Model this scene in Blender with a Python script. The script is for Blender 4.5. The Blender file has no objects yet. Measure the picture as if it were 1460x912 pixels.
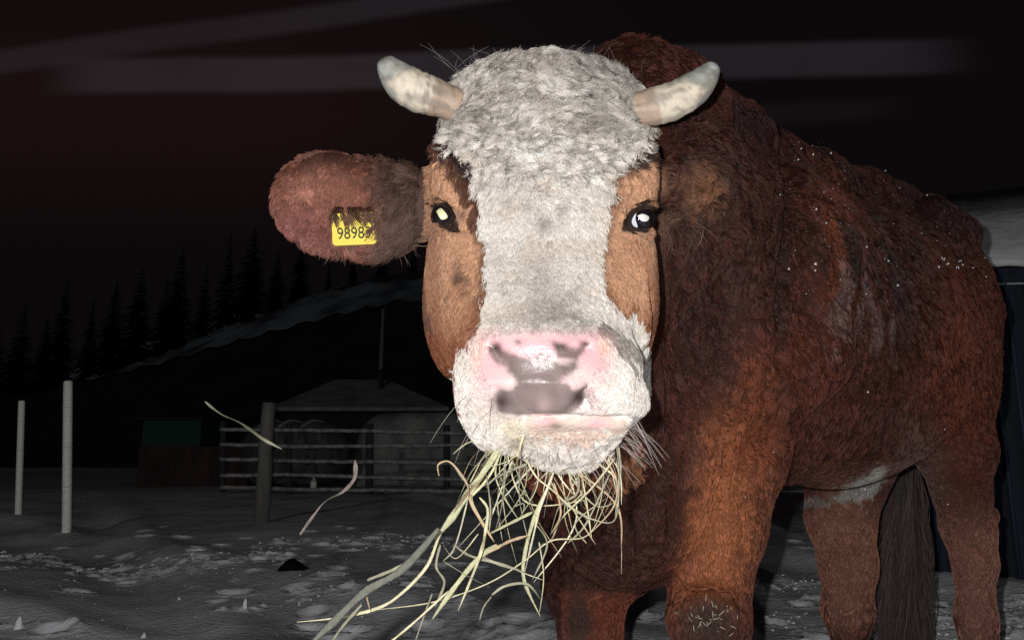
import bpy, math, random
import numpy as np
from mathutils import Vector
from mathutils.bvhtree import BVHTree
from mathutils.kdtree import KDTree
rng = np.random.default_rng(7); random.seed(7)
R = math.radians
sc = bpy.context.scene
COL = sc.collection

# ---------------------------------------------------------------- camera
FPX, CX, CY, PIT, CAMZ = 1054.0, 730.0, 456.0, R(10.4), 0.67
cam_d = bpy.data.cameras.new('camera'); cam = bpy.data.objects.new('camera', cam_d); COL.objects.link(cam)
cam.location = (0, 0, CAMZ); cam.rotation_euler = (R(90) + PIT, 0, 0)
cam_d.sensor_width = 36; cam_d.lens = 36 * FPX / 1460; cam_d.clip_start = .02; cam_d.clip_end = 2000
sc.camera = cam
CP, SP = math.cos(PIT), math.sin(PIT)

# ---------------------------------------------------------------- view
sc.view_settings.view_transform = 'Standard'; sc.view_settings.look = 'None'
sc.cycles.use_denoising = False
sc.view_settings.exposure = 0; sc.view_settings.gamma = 1; sc.view_settings.use_curve_mapping = False

# ---------------------------------------------------------------- world: night sky with thin cloud bands
w = bpy.data.worlds.new('World'); sc.world = w; w.use_nodes = True
nt = w.node_tree; N = nt.nodes; L = nt.links; N.clear()
def nd(t, **k):
    n = N.new(t)
    for a, b in k.items(): setattr(n, a, b)
    return n
def mth(op, a, b=None, c=None, clamp=False):
    n = N.new('ShaderNodeMath'); n.operation = op; n.use_clamp = clamp
    for i, v in enumerate((a, b, c)):
        if v is None: continue
        if isinstance(v, (int, float)): n.inputs[i].default_value = v
        else: L.new(v, n.inputs[i])
    return n.outputs[0]
def smooth(x, a, b):
    n = N.new('ShaderNodeMapRange'); n.interpolation_type = 'SMOOTHSTEP'
    L.new(x, n.inputs[0]); n.inputs[1].default_value = a; n.inputs[2].default_value = b
    return n.outputs[0]
tc = nd('ShaderNodeTexCoord'); sx = nd('ShaderNodeSeparateXYZ'); L.new(tc.outputs['Generated'], sx.inputs[0])
ym = mth('MAXIMUM', sx.outputs[1], .05)
U_ = mth('DIVIDE', sx.outputs[0], ym); V_ = mth('DIVIDE', sx.outputs[2], ym)
nz = nd('ShaderNodeTexNoise'); nz.inputs['Scale'].default_value = 2.2; nz.inputs['Detail'].default_value = 3
L.new(tc.outputs['Generated'], nz.inputs[0])
nzv = mth('MULTIPLY', mth('SUBTRACT', nz.outputs[0], .5), .02)
Vn = mth('ADD', V_, nzv)
def uv_of(px, py):
    xc, yc = (px - CX) / FPX, -(py - CY) / FPX
    y = CP - yc * SP; return xc / y, (SP + yc * CP) / y
def band(p0, p1, half, soft, amp, e0=None, e1=None):
    (u0, v0), (u1, v1) = uv_of(*p0), uv_of(*p1)
    sl = (v1 - v0) / (u1 - u0)
    c = mth('ADD', mth('MULTIPLY', mth('SUBTRACT', U_, u0), sl), v0)
    d = mth('ABSOLUTE', mth('SUBTRACT', Vn, c))
    m = smooth(d, half + soft, half)
    if e0 is not None: m = mth('MULTIPLY', m, smooth(U_, u0, u0 + e0))
    if e1 is not None: m = mth('MULTIPLY', m, smooth(U_, u1 + .02, u1 - e1))
    return mth('MULTIPLY', m, amp)
b1 = band((40, 112), (1400, 78), .019, .016, .9, .12, .14)
b2 = band((-60, 98), (700, -16), .010, .018, .6)
b3 = band((700, 190), (1300, 150), .006, .02, .22, .2, .1)
bsum = mth('ADD', mth('ADD', b1, b2), b3)
nz2 = nd('ShaderNodeTexNoise'); nz2.inputs['Scale'].default_value = 3.0; L.new(tc.outputs['Generated'], nz2.inputs[0])
bsum = mth('MULTIPLY', bsum, mth('ADD', nz2.outputs[0], .45))
base = nd('ShaderNodeMixRGB'); base.inputs[1].default_value = (.0034, .0026, .0030, 1); base.inputs[2].default_value = (.0100, .0048, .0044, 1)
glow = mth('MULTIPLY', smooth(U_, .35, -.45), mth('MULTIPLY', smooth(V_, .85, .45), smooth(V_, .25, .50)))
L.new(glow, base.inputs[0])
mx = nd('ShaderNodeMixRGB'); mx.blend_type = 'ADD'; mx.inputs[0].default_value = 1
bc = nd('ShaderNodeMixRGB'); bc.inputs[1].default_value = (0, 0, 0, 1); bc.inputs[2].default_value = (.0155, .0135, .017, 1)
L.new(bsum, bc.inputs[0]); L.new(base.outputs[0], mx.inputs[1]); L.new(bc.outputs[0], mx.inputs[2])
bg = nd('ShaderNodeBackground'); L.new(mx.outputs[0], bg.inputs[0]); bg.inputs[1].default_value = 1
wo = nd('ShaderNodeOutputWorld'); L.new(bg.outputs[0], wo.inputs[0])

# ---------------------------------------------------------------- lamps: the phone's flash, and a weak low sun added as fill from behind the camera
fl = bpy.data.lights.new('camera_flash', 'POINT'); flo = bpy.data.objects.new('camera_flash', fl); COL.objects.link(flo)
flo.location = (-.035, 0, CAMZ + .035); fl.shadow_soft_size = .006; fl.energy = 1.0; fl.color = (1, .985, .97)
fl.use_nodes = True
t_ = fl.node_tree; em = [n for n in t_.nodes if n.type == 'EMISSION'][0]
lf = t_.nodes.new('ShaderNodeLightFalloff'); lf.inputs['Strength'].default_value = 38.0; lf.inputs['Smooth'].default_value = 0
t_.links.new(lf.outputs['Linear'], em.inputs['Strength'])
sl = bpy.data.lights.new('fill_sun', 'SUN'); slo = bpy.data.objects.new('fill_sun', sl); COL.objects.link(slo)
sl.energy = .15; sl.angle = R(1.5); sl.color = (.95, 1, .98)
slo.rotation_euler = (R(90 - 12), 0, R(-6))

# ---------------------------------------------------------------- helpers
def P(px, py, d):
    xc, yc = (px - CX) / FPX * d, -(py - CY) / FPX * d
    return np.array([xc, d * CP - yc * SP, CAMZ + yc * CP + d * SP])
def PG(px, py, z=0.0):
    xc, yc = (px - CX) / FPX, -(py - CY) / FPX
    dz = SP + yc * CP; t = (z - CAMZ) / dz
    return np.array([xc * t, (CP - yc * SP) * t, z])
def proj(p):
    q = p - np.array([0, 0, CAMZ]); d = q[..., 1] * CP + q[..., 2] * SP
    yc = -q[..., 1] * SP + q[..., 2] * CP
    return CX + q[..., 0] / d * FPX, CY - yc / d * FPX, d
def hsh(ix, iy, iz, s):
    h = (ix.astype(np.int64) * 73856093) ^ (iy.astype(np.int64) * 19349663) ^ (iz.astype(np.int64) * 83492791) ^ (s * 40503)
    h = (h ^ (h >> 13)) * 1274126177 & 0x7fffffff
    h = h ^ (h >> 15)
    return (h & 0xffff) / 65535.0
def vnoise(p, scale, seed=0):
    q = np.asarray(p, float) * scale + 100.0; i = np.floor(q); f = q - i; f = f * f * (3 - 2 * f)
    x, y, z = i[..., 0], i[..., 1], i[..., 2]; r = 0
    for a in (0, 1):
        for b in (0, 1):
            for c in (0, 1):
                wgt = (f[..., 0] if a else 1 - f[..., 0]) * (f[..., 1] if b else 1 - f[..., 1]) * (f[..., 2] if c else 1 - f[..., 2])
                r = r + wgt * hsh(x + a, y + b, z + c, seed)
    return r * 2 - 1
def fbm(p, scale, seed=0, o=3):
    r = 0; a = .55
    for k in range(o): r = r + a * vnoise(p, scale * 2 ** k, seed + k * 17); a *= .5
    return r
def sstep(a, b, x):
    t = np.clip((x - a) / (b - a), 0, 1); return t * t * (3 - 2 * t)
def inpoly(x, y, poly):
    r = np.zeros(x.shape, bool); n = len(poly); j = n - 1
    for i in range(n):
        xi, yi = poly[i]; xj, yj = poly[j]
        if yi != yj:
            c = ((yi > y) != (yj > y)) & (x < (xj - xi) * (y - yi) / (yj - yi) + xi); r ^= c
        j = i
    return r
def tag(o, label=None, cat=None, group=None, kind=None):
    if label: o['label'] = label
    if cat: o['category'] = cat
    if group: o['group'] = group
    if kind: o['kind'] = kind
    return o
def empty(name, loc, parent=None):
    o = bpy.data.objects.new(name, None); COL.objects.link(o); o.location = loc; o.empty_display_size = .1
    if parent: o.parent = parent
    return o
def mesh(name, V, Fc, m, parent=None, smooth_=True, off=None):
    V = np.asarray(V, float)
    if parent is not None:
        V = V - np.array(wloc(parent))
    elif off is not None: V = V - np.array(off)
    me = bpy.data.meshes.new(name); me.from_pydata([tuple(v) for v in V], [], [tuple(int(i) for i in f) for f in Fc])
    me.validate(); me.update()
    if smooth_: me.polygons.foreach_set('use_smooth', [True] * len(me.polygons))
    if m: me.materials.append(m)
    o = bpy.data.objects.new(name, me); COL.objects.link(o)
    if parent is not None: o.parent = parent
    elif off is not None: o.location = off
    return o
def wloc(o):
    l = Vector((0, 0, 0))
    while o is not None: l += o.location; o = o.parent
    return l
def fast_mesh(name, V, Q, m, parent=None):
    me = bpy.data.meshes.new(name); V = np.asarray(V, np.float32)
    if parent is not None: V = V - np.array(wloc(parent), np.float32)
    k = Q.shape[1]
    me.vertices.add(len(V)); me.vertices.foreach_set('co', V.ravel())
    me.loops.add(Q.size); me.loops.foreach_set('vertex_index', Q.ravel().astype(np.int32))
    me.polygons.add(len(Q)); me.polygons.foreach_set('loop_start', np.arange(0, Q.size, k, dtype=np.int32))
    me.polygons.foreach_set('use_smooth', np.ones(len(Q), bool))
    me.update(calc_edges=True)
    if m: me.materials.append(m)
    o = bpy.data.objects.new(name, me); COL.objects.link(o)
    if parent is not None: o.parent = parent
    return o
def mat(name, col=(.5, .5, .5), rough=.7, attr=None, noise=None, bump=None, spec=.3, **kw):
    m = bpy.data.materials.new(name); m.use_nodes = True; t = m.node_tree; b = t.nodes['Principled BSDF']
    b.inputs['Base Color'].default_value = (*col, 1); b.inputs['Roughness'].default_value = rough
    b.inputs['Specular IOR Level'].default_value = spec
    src = None
    if attr:
        a = t.nodes.new('ShaderNodeAttribute'); a.attribute_name = attr; src = a.outputs['Color']
    tcn = t.nodes.new('ShaderNodeTexCoord')
    if noise:                                        # (scale, other colour, stretch)
        n = t.nodes.new('ShaderNodeTexNoise'); n.inputs['Scale'].default_value = noise[0]; n.inputs['Detail'].default_value = 6
        mp = t.nodes.new('ShaderNodeMapping'); mp.inputs['Scale'].default_value = noise[2] if len(noise) > 2 else (1, 1, 1)
        t.links.new(tcn.outputs['Object'], mp.inputs[0]); t.links.new(mp.outputs[0], n.inputs[0])
        r = t.nodes.new('ShaderNodeMapRange'); r.inputs[1].default_value = .36; r.inputs[2].default_value = .64; t.links.new(n.outputs[0], r.inputs[0])
        x = t.nodes.new('ShaderNodeMixRGB'); x.inputs[1].default_value = (*col, 1); x.inputs[2].default_value = (*noise[1], 1)
        t.links.new(r.outputs[0], x.inputs[0]); src = x.outputs[0]
    if src: t.links.new(src, b.inputs['Base Color'])
    if bump:                                         # (scale, strength, distance, stretch)
        n = t.nodes.new('ShaderNodeTexNoise'); n.inputs['Scale'].default_value = bump[0]; n.inputs['Detail'].default_value = 6
        mp = t.nodes.new('ShaderNodeMapping'); mp.inputs['Scale'].default_value = bump[3] if len(bump) > 3 else (1, 1, 1)
        t.links.new(tcn.outputs['Object'], mp.inputs[0]); t.links.new(mp.outputs[0], n.inputs[0])
        u = t.nodes.new('ShaderNodeBump'); u.inputs['Strength'].default_value = bump[1]; u.inputs['Distance'].default_value = bump[2]
        t.links.new(n.outputs[0], u.inputs['Height']); t.links.new(u.outputs[0], b.inputs['Normal'])
    for k, v in kw.items(): b.inputs[k.replace('_', ' ')].default_value = v
    return m
def box(x0, x1, y0, y1, z0, z1):
    V = [(x, y, z) for x in (x0, x1) for y in (y0, y1) for z in (z0, z1)]
    Fc = [(0, 1, 3, 2), (4, 6, 7, 5), (0, 4, 5, 1), (2, 3, 7, 6), (0, 2, 6, 4), (1, 5, 7, 3)]
    return V, Fc
def tube(pts, rad, seg=12, flat=1.0, jit=0, seed=0, cap=True, side=None):
    """tapered tube through pts"""
    pts = np.asarray(pts, float); n = len(pts); rad = np.broadcast_to(np.asarray(rad, float), (n,))
    T = np.gradient(pts, axis=0); T /= np.linalg.norm(T, axis=1)[:, None] + 1e-9
    up = np.array(side if side is not None else (0, 0, 1.0)); 
    if abs(T[0] @ up) > .95: up = np.array((1.0, 0, 0))
    V = []; rg = np.random.default_rng(seed)
    u = np.cross(T[0], up); u /= np.linalg.norm(u)
    for i in range(n):
        u = u - T[i] * (u @ T[i]); u /= np.linalg.norm(u); v = np.cross(T[i], u)
        for k in range(seg):
            a = 2 * math.pi * k / seg; r = rad[i] * (1 + jit * (rg.random() - .5))
            V.append(pts[i] + (u * math.cos(a) + v * math.sin(a) * flat) * r)
    Fc = [(i * seg + k, i * seg + (k + 1) % seg, (i + 1) * seg + (k + 1) % seg, (i + 1) * seg + k) for i in range(n - 1) for k in range(seg)]
    if cap:
        Fc.append(tuple(range(seg))[::-1]); Fc.append(tuple((n - 1) * seg + k for k in range(seg)))
    return V, Fc
def spline(pts, n):
    pts = np.asarray(pts, float); m = len(pts)
    if m == 2: pts = np.array([pts[0], pts.mean(0), pts[1]]); m = 3
    t = np.linspace(0, m - 1 - 1e-6, n); out = []
    for x in t:
        i = int(x); f = x - i
        p0, p1, p2, p3 = pts[max(i - 1, 0)], pts[i], pts[min(i + 1, m - 1)], pts[min(i + 2, m - 1)]
        out.append(.5 * ((2 * p1) + (p2 - p0) * f + (2 * p0 - 5 * p1 + 4 * p2 - p3) * f * f + (3 * p1 - p0 - 3 * p2 + p3) * f ** 3))
    return np.array(out)
def join(parts):
    V = []; Fc = []
    for v, f in parts:
        o = len(V); V += [tuple(a) for a in v]; Fc += [tuple(i + o for i in q) for q in f]
    return V, Fc
def ico(c, r, seed=0, jag=.3, nu=8, nv=5, flat=1.0):
    rg = np.random.default_rng(seed); V = [(c[0], c[1], c[2] + r * flat)]
    for j in range(1, nv):
        a = math.pi * j / nv
        for i in range(nu):
            b = 2 * math.pi * i / nu; q = r * (1 + jag * (rg.random() - .5) * 2)
            V.append((c[0] + q * math.sin(a) * math.cos(b), c[1] + q * math.sin(a) * math.sin(b), c[2] + q * math.cos(a) * flat))
    V.append((c[0], c[1], c[2] - r * flat)); Fc = []
    for i in range(nu):
        Fc.append((0, 1 + i, 1 + (i + 1) % nu)); Fc.append((len(V) - 1, 1 + (nv - 2) * nu + (i + 1) % nu, 1 + (nv - 2) * nu + i))
    for j in range(nv - 2):
        for i in range(nu):
            a = 1 + j * nu; Fc.append((a + i, a + nu + i, a + nu + (i + 1) % nu, a + (i + 1) % nu))
    return V, Fc

# ================================================================= GROUND
m_snow = mat('trodden_snow', rough=.9, attr='snow', bump=(38, .45, .02), spec=.15)
m_snowc = mat('snow_crumb', (.82, .83, .86), .8, bump=(60, .6, .01))
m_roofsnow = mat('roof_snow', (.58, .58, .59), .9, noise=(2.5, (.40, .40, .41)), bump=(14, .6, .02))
rgh = np.random.default_rng(99); HOOF = [(rgh.uniform(-4.5, 3.2), 2.3 + 5 * rgh.random() ** 1.4, rgh.uniform(.045, .075), rgh.uniform(.012, .03), rgh.random() * 3) for _ in range(150)]
def ground_z(x, y):
    x = np.asarray(x, float); y = np.asarray(y, float)
    p = np.stack([x, y, x * 0], -1)
    near = sstep(30, 12, y)
    z = fbm(p, .35, 3, 3) * .05 + fbm(p, 2.6, 9, 2) * .010 * near
    for (x0, y0, x1, y1, wd, dp) in ((-7, 9, .3, 2.4, .35, .05), (-9, 7.5, -.6, 2.2, .22, .04), (-3, 16, 2.5, 3.5, .3, .045), (-8, 14, -2, 4.0, .25, .04)):
        L_ = math.hypot(x1 - x0, y1 - y0); nx_, ny_ = -(y1 - y0) / L_, (x1 - x0) / L_
        dd = (x - x0) * nx_ + (y - y0) * ny_
        z = z - dp * np.exp(-(dd / wd) ** 2) * near + dp * .5 * np.exp(-((dd - wd * 1.6) / wd / .6) ** 2) * near
    for hx, hy, hr, hd, ha in HOOF:
        m = (np.abs(x - hx) < .4) & (np.abs(y - hy) < .4)
        if m.any():
            u = (x - hx) * math.cos(ha) + (y - hy) * math.sin(ha); v = -(x - hx) * math.sin(ha) + (y - hy) * math.cos(ha); r_ = np.sqrt((u / 1.2) ** 2 + v ** 2) / hr
            z = np.where(m, z - hd * np.exp(-r_ ** 4) + hd * .45 * np.exp(-((r_ - 1.25) / .25) ** 2), z)
    return z - .02
def grid_sheet(name, xs, ys, zf, m):
    X, Y = np.meshgrid(xs, ys, indexing='ij'); Z = zf(X, Y)
    V = np.stack([X, Y, Z], -1).reshape(-1, 3); nx_, ny_ = len(xs), len(ys)
    i = np.arange(nx_ - 1)[:, None] * ny_ + np.arange(ny_ - 1)[None]
    Q = np.stack([i, i + ny_, i + ny_ + 1, i + 1], -1).reshape(-1, 4)
    return fast_mesh(name, V, Q, m)
ysg = np.concatenate([np.linspace(-12, 1.8, 27)[:-1], np.linspace(1.8, 8, 400)[:-1], np.geomspace(8, 700, 140)])
xsg = np.concatenate([-np.geomspace(500, 7, 50), np.linspace(-6.9, 6.9, 560), np.geomspace(7, 500, 50)])
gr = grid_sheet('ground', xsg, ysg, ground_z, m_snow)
gp = np.empty(len(gr.data.vertices) * 3, np.float32); gr.data.vertices.foreach_get('co', gp); gp = gp.reshape(-1, 3).astype(float)
ga = fbm(gp * (1, 1, 0), 1.1, 21, 4); gb = fbm(gp * (1, 1, 0), 9, 22, 3); gg = fbm(gp * (1, 1, 0), 30, 25, 2)
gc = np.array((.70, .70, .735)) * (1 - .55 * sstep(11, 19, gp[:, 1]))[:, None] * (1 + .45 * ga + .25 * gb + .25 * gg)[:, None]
def zone(x0, y0, x1, y1, wd, thr):
    # irregular line of loose snow along a line on the ground
    L_ = math.hypot(x1 - x0, y1 - y0); ux, uy = (x1 - x0) / L_, (y1 - y0) / L_; tt = (gp[:, 0] - x0) * ux + (gp[:, 1] - y0) * uy; dd = np.abs(-(gp[:, 0] - x0) * uy + (gp[:, 1] - y0) * ux)
    m = np.exp(-(dd / wd) ** 2) * sstep(-.2, .1, tt) * sstep(L_ + .2, L_ - .1, tt)
    return sstep(thr, thr + .16, fbm(gp * (1, 1, 0), 8.0, 23, 4) * 1.2 + m * .55 + .0 * gb) * (m > .05)
zs = 0
for (ax, ay, bx, by, wd, thr) in ((-20, 782, 180, 800, .30, .42), (180, 800, 420, 800, .30, .47), (400, 770, 650, 768, .35, .42), (400, 838, 640, 822, .16, .60), (1080, 820, 1180, 840, .35, .40), (1080, 880, 1170, 885, .2, .45), (1240, 860, 1500, 870, .5, .36), (0, 868, 60, 876, .1, .66), (300, 852, 400, 850, .10, .60)):
    A_, B_ = PG(ax, ay), PG(bx, by); zs = np.maximum(zs, zone(A_[0], A_[1], B_[0], B_[1], wd, thr))
zs = zs * sstep(-.35, .25, gb + gg); gc = gc * (1 - zs[:, None]) + np.array((.88, .89, .92)) * zs[:, None]
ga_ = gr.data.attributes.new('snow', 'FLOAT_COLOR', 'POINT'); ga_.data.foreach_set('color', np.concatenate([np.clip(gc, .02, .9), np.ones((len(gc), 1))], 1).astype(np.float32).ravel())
gp[:, 2] += zs * (.012 + .02 * np.clip(gb, 0, 1)); gr.data.vertices.foreach_set('co', gp.astype(np.float32).ravel()); gr.data.update()
tag(gr, kind='structure')

# snowy slope beyond the yard, under the forest
def slope_z(X, Y):
    r = (Y - 34) / 52
    px_ = X / Y
    h = 7.0 + 15.0 * sstep(-.72, -.08, px_) 
    p = np.stack([X, Y, X * 0], -1)
    return -1.0 + (h + 1.0) * sstep(0, 1, r) + fbm(p, .08, 5, 3) * .5
hill = grid_sheet('hill', np.linspace(-110, 110, 111), np.linspace(30, 125, 60), slope_z, mat('scrub_slope', (.012, .013, .015), .95, noise=(.3, (.005, .006, .008))))
tag(hill, kind='structure')
# a strip of open snow running up across the dark slope
def on_hill(px, py):
    d = P(px, py, 1.0) - np.array((0, 0, CAMZ)); t = 30.0
    while t < 140:
        q = np.array((0, 0, CAMZ)) + d * t
        if q[2] < slope_z(np.array(q[0]), np.array(q[1])) + .15: break
        t += .15
    return np.array((0, 0, CAMZ)) + d * t
xs_ = list(range(60, 700, 14)); tp_ = np.interp(xs_, [60, 200, 350, 480, 560, 700], [548, 492, 446, 412, 400, 392]); bt_ = np.interp(xs_, [60, 200, 350, 480, 560, 700], [556, 526, 484, 450, 432, 424]); V = []; Fc = []
for i, (x, a, b_) in enumerate(zip(xs_, tp_, bt_)):
    for q in range(7): h_ = on_hill(x, a + (b_ - a) * q / 6 + 3 * math.sin(x * .31 + q)); V.append(h_ + np.array((0, 0, .12)))
    if i: Fc += [((i - 1) * 7 + q, (i - 1) * 7 + q + 1, i * 7 + q + 1, i * 7 + q) for q in range(6)]
tag(mesh('snow_strip', V, Fc, mat('hill_snow', (.19, .225, .27), .9, noise=(.22, (.035, .04, .05)))), kind='structure')

# crumbs of snow kicked up on the ground
parts = []; rg = np.random.default_rng(11)
def crumb(px, py, r, s):
    g = PG(px, py); z = float(ground_z(np.array(g[0]), np.array(g[1])))
    return ico((g[0], g[1], z + r * .2), r * .55, s, .6, 6, 4, .55)
k = 0
for (x0, x1, y0, y1, n, r0, r1) in ((0, 60, 772, 792, 26, .012, .04), (70, 185, 786, 802, 46, .008, .028), (190, 330, 790, 806, 34, .006, .022), (270, 340, 796, 815, 22, .006, .02),
                                    (350, 400, 782, 806, 24, .006, .02), (480, 640, 762, 780, 60, .008, .026), (370, 440, 765, 785, 20, .006, .02), (400, 560, 812, 850, 50, .004, .014),
                                    (0, 640, 770, 905, 100, .003, .009), (1085, 1170, 808, 836, 60, .006, .018), (1090, 1160, 855, 893, 26, .005, .013), (1325, 1460, 838, 905, 150, .006, .022), (1235, 1275, 840, 905, 40, .006, .018), (880, 950, 800, 905, 20, .003, .009)):
    for _ in range(n):
        px = x0 + (x1 - x0) * rg.random(); py = y0 + (y1 - y0) * rg.beta(2, 2)
        parts.append(crumb(px, py, r0 + (r1 - r0) * rg.random() ** 2, k)); k += 1
V, Fc = join(parts); o = mesh('snow_crumbs', V, Fc, m_snowc, smooth_=False)
tag(o, 'scattered white crumbs of snow kicked up across the grey ground', 'snow', kind='stuff')
for (px, py, r, hgt, lab) in ((28, 876, .020, 2.1, 'white pointed snow lump nearest the lower left corner'), (350, 850, .016, 3.0, 'tallest pointed white snow lump, left of the hay tip'),
                              (207, 884, .012, 1.2, 'small round white snow lump between two pointed ones at the bottom left'), (257, 774+60, .010, 1.0, 'tiny flat white snow lump right of the low rutted track')):
    g = PG(px, py); z = float(ground_z(np.array(g[0]), np.array(g[1])))
    v, f = ico((0, 0, 0), r, int(px), .25, 9, 7, 1.0); v = [(a, b, c * hgt * (1 if c > 0 else .5)) for a, b, c in v]
    v = [(a * (1 - .5 * max(c, 0) / (r * hgt)), b * (1 - .5 * max(c, 0) / (r * hgt)), c) for a, b, c in v]
    o = mesh('snow_lump', v, f, m_snowc); o.location = (g[0], g[1], z + r * .3); tag(o, lab, 'snow lump', 'snow lumps on the yard')
# black heap
g = PG(420, 812); hv = []; hs = 22; X = np.linspace(-1, 1, hs); Y = np.linspace(-1, 1, 12)
XX, YY = np.meshgrid(X, Y, indexing='ij'); prof = np.interp(XX, [-1, -.55, -.2, .1, .6, 1], [0, .7, 1, .85, .35, 0])
ZZ = prof * np.sqrt(np.clip(1 - YY ** 2, 0, 1)) * .085 + vnoise(np.stack([XX * 5, YY * 5, XX * 0], -1), 1.6, 4) * .008 - .03
V = np.stack([XX * .115, YY * .07, ZZ], -1).reshape(-1, 3); i = np.arange(hs - 1)[:, None] * 12 + np.arange(11)[None]
o = mesh('dung_heap', V, np.stack([i, i + 12, i + 13, i + 1], -1).reshape(-1, 4), mat('black_dung', (.006, .006, .007), .95, spec=.05))
o.location = (g[0], g[1], .012); tag(o, 'low black heap lying on the snowy ground left of the hay', 'dung')

# ================================================================= FENCES, POSTS
m_post = mat('pale_plastic', (.86, .87, .82), .55, noise=(40, (.70, .70, .66)))
m_clip = mat('dull_clip', (.6, .61, .57), .6)
def white_post(px, pyb, pyt, halfpx, lab):
    g = PG(px[0], pyb); y = g[1]; d = y * CP + (0 - CAMZ) * SP
    r = halfpx * y / FPX
    # height from top pixel
    yc = -(pyt - CY) / FPX; dz = SP + yc * CP; h = CAMZ + y / (CP - yc * SP) * dz
    xt = (px[1] - CX) / FPX * y / (CP - yc * SP)
    pts = np.array([((xt - g[0]) * max(0, z) / h, 0, z) for z in list(np.linspace(-.1, h - .006, 13)) + [h]])
    e = empty('marker_post', (g[0], y, 0)); tag(e, lab, 'post', 'white posts on the left')
    v, f = tube(pts, [r] * 12 + [r * .97, r * .8], 12); o = mesh('pole', v, f, m_post); o.parent = e
    for q in (.35, .62, .85):
        c = pts[int(q * 12)]; v, f = tube([c - np.array((0, 0, .006)), c + np.array((0, 0, .006))], r * 1.10, 12)
        o = mesh('wire_clip', v, f, m_clip); o.parent = e
    return e
white_post((95, 97), 755, 543, 6.0, 'taller and nearer white plastic post on the left, wholly lit')
white_post((26, 31), 733, 571, 4.3, 'shorter, slightly leaning pale post at the far left edge')
m_wood = mat('weathered_wood', (.15, .145, .135), .9, noise=(6, (.10, .095, .09), (1, 1, .15)), bump=(40, .7, .01, (1, 1, .1)))
m_dark = mat('dark_wood', (.035, .034, .034), .9, bump=(40, .5, .01, (1, 1, .1)))
m_frost = mat('frosted_rail', (.36, .36, .35), .9, noise=(9, (.15, .15, .145)), bump=(30, .6, .01))
def wpost(px, pyb, pyt, hw, m, name='fence_post', parent=None, seed=0):
    g = PG(px, pyb); y = g[1]; yc = -(pyt - CY) / FPX; dz = SP + yc * CP; h = CAMZ + y / (CP - yc * SP) * dz
    r = hw * y / FPX; rg = np.random.default_rng(seed)
    pts = np.array([(rg.normal() * r * .03, 0, z) for z in np.linspace(-.15, h, 10)]); v, f = tube(pts + np.array((g[0], y, 0)), np.linspace(r * 1.08, r * .95, 10), 11, jit=.12, seed=seed)
    return mesh(name, v, f, m, parent, off=None if parent is not None else (g[0], y, 0)), g, h
o, g, h = wpost(373, 746, 574, 10, m_wood, seed=3)
tag(o, 'thick grey wooden post standing in front of the rail fence', 'post')
o, g, h = wpost(236, 692, 596, 5.5, m_dark, seed=5)
tag(o, 'dark wooden post in front of the green and red-brown shed', 'post')
# rail fence
yf = PG(400, 700)[1]
def at_y(px, py, y):
    yc = -(py - CY) / FPX; t = y / (CP - yc * SP); return np.array([(px - CX) / FPX * t, y, CAMZ + (SP + yc * CP) * t])
fe = empty('rail_fence', tuple(at_y(400, 700, yf) * np.array((1, 1, 0)))); tag(fe, 'long wooden rail fence with five frosted rails at the back of the yard', 'fence')
for i, px in enumerate((318, 413, 527, 637, 760, 900, 1010, 1120, 1230)):
    b = at_y(px, 702, yf); t = at_y(px, (600, 604, 604, 606, 606, 606, 606, 606, 606)[i], yf)
    v, f = tube(spline([b + np.array((0, 0, -.1)), t], 8), (.055, .05, .075, .065, .06, .06, .06, .06, .06)[i], 10, jit=.1, seed=i)
    mesh('fence_post', v, f, m_dark, fe)
rails = [(612, 613, 614, 618), (633, 636, 636, 634), (654, 657, 658, 660), (678, 676, 680, 683), (694, 697, 698, 700)]
for j, r4 in enumerate(rails):
    xs = (314, 413, 527, 660); segs = [(xs[q], r4[q], xs[q + 1], r4[q + 1]) for q in range(3)] + [(660, r4[3], 800, r4[3] + 1), (800, r4[3] + 1, 1000, r4[3]), (1000, r4[3], 1240, r4[3] + 1)]
    for q, (xa, ya, xb, yb) in enumerate(segs):
        if j == 4 and q == 0: pass
        a = at_y(xa, ya, yf - .075); b = at_y(xb + 3, yb, yf - .075); n = 9; pts = np.array([a + (b - a) * t for t in np.linspace(0, 1, n)])
        pts[:, 2] += np.random.default_rng(j * 9 + q).normal(0, .005, n); pts[:, 1] -= .012 * (q % 2)
        v, f = tube(pts, .037, 8, flat=1.0, jit=.2, seed=j * 7 + q); mesh('rail', v, f, m_frost, fe)
# white jug behind fence
c = at_y(447, 692, yf + .5); pr = [(0, .05), (.02, .062), (.12, .064), (.16, .05), (.19, .022), (.22, .022), (.225, .026), (.235, .026)]
v, f = tube([(0, 0, z) for z, r in pr], [r for z, r in pr], 14); o = mesh('jug', v, f, mat('milky_plastic', (.6, .6, .56), .5)); o.location = (c[0], c[1], max(.0, c[2] - .05)); tag(o, 'small pale jug standing behind the bottom rail of the fence', 'jug')

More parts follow.
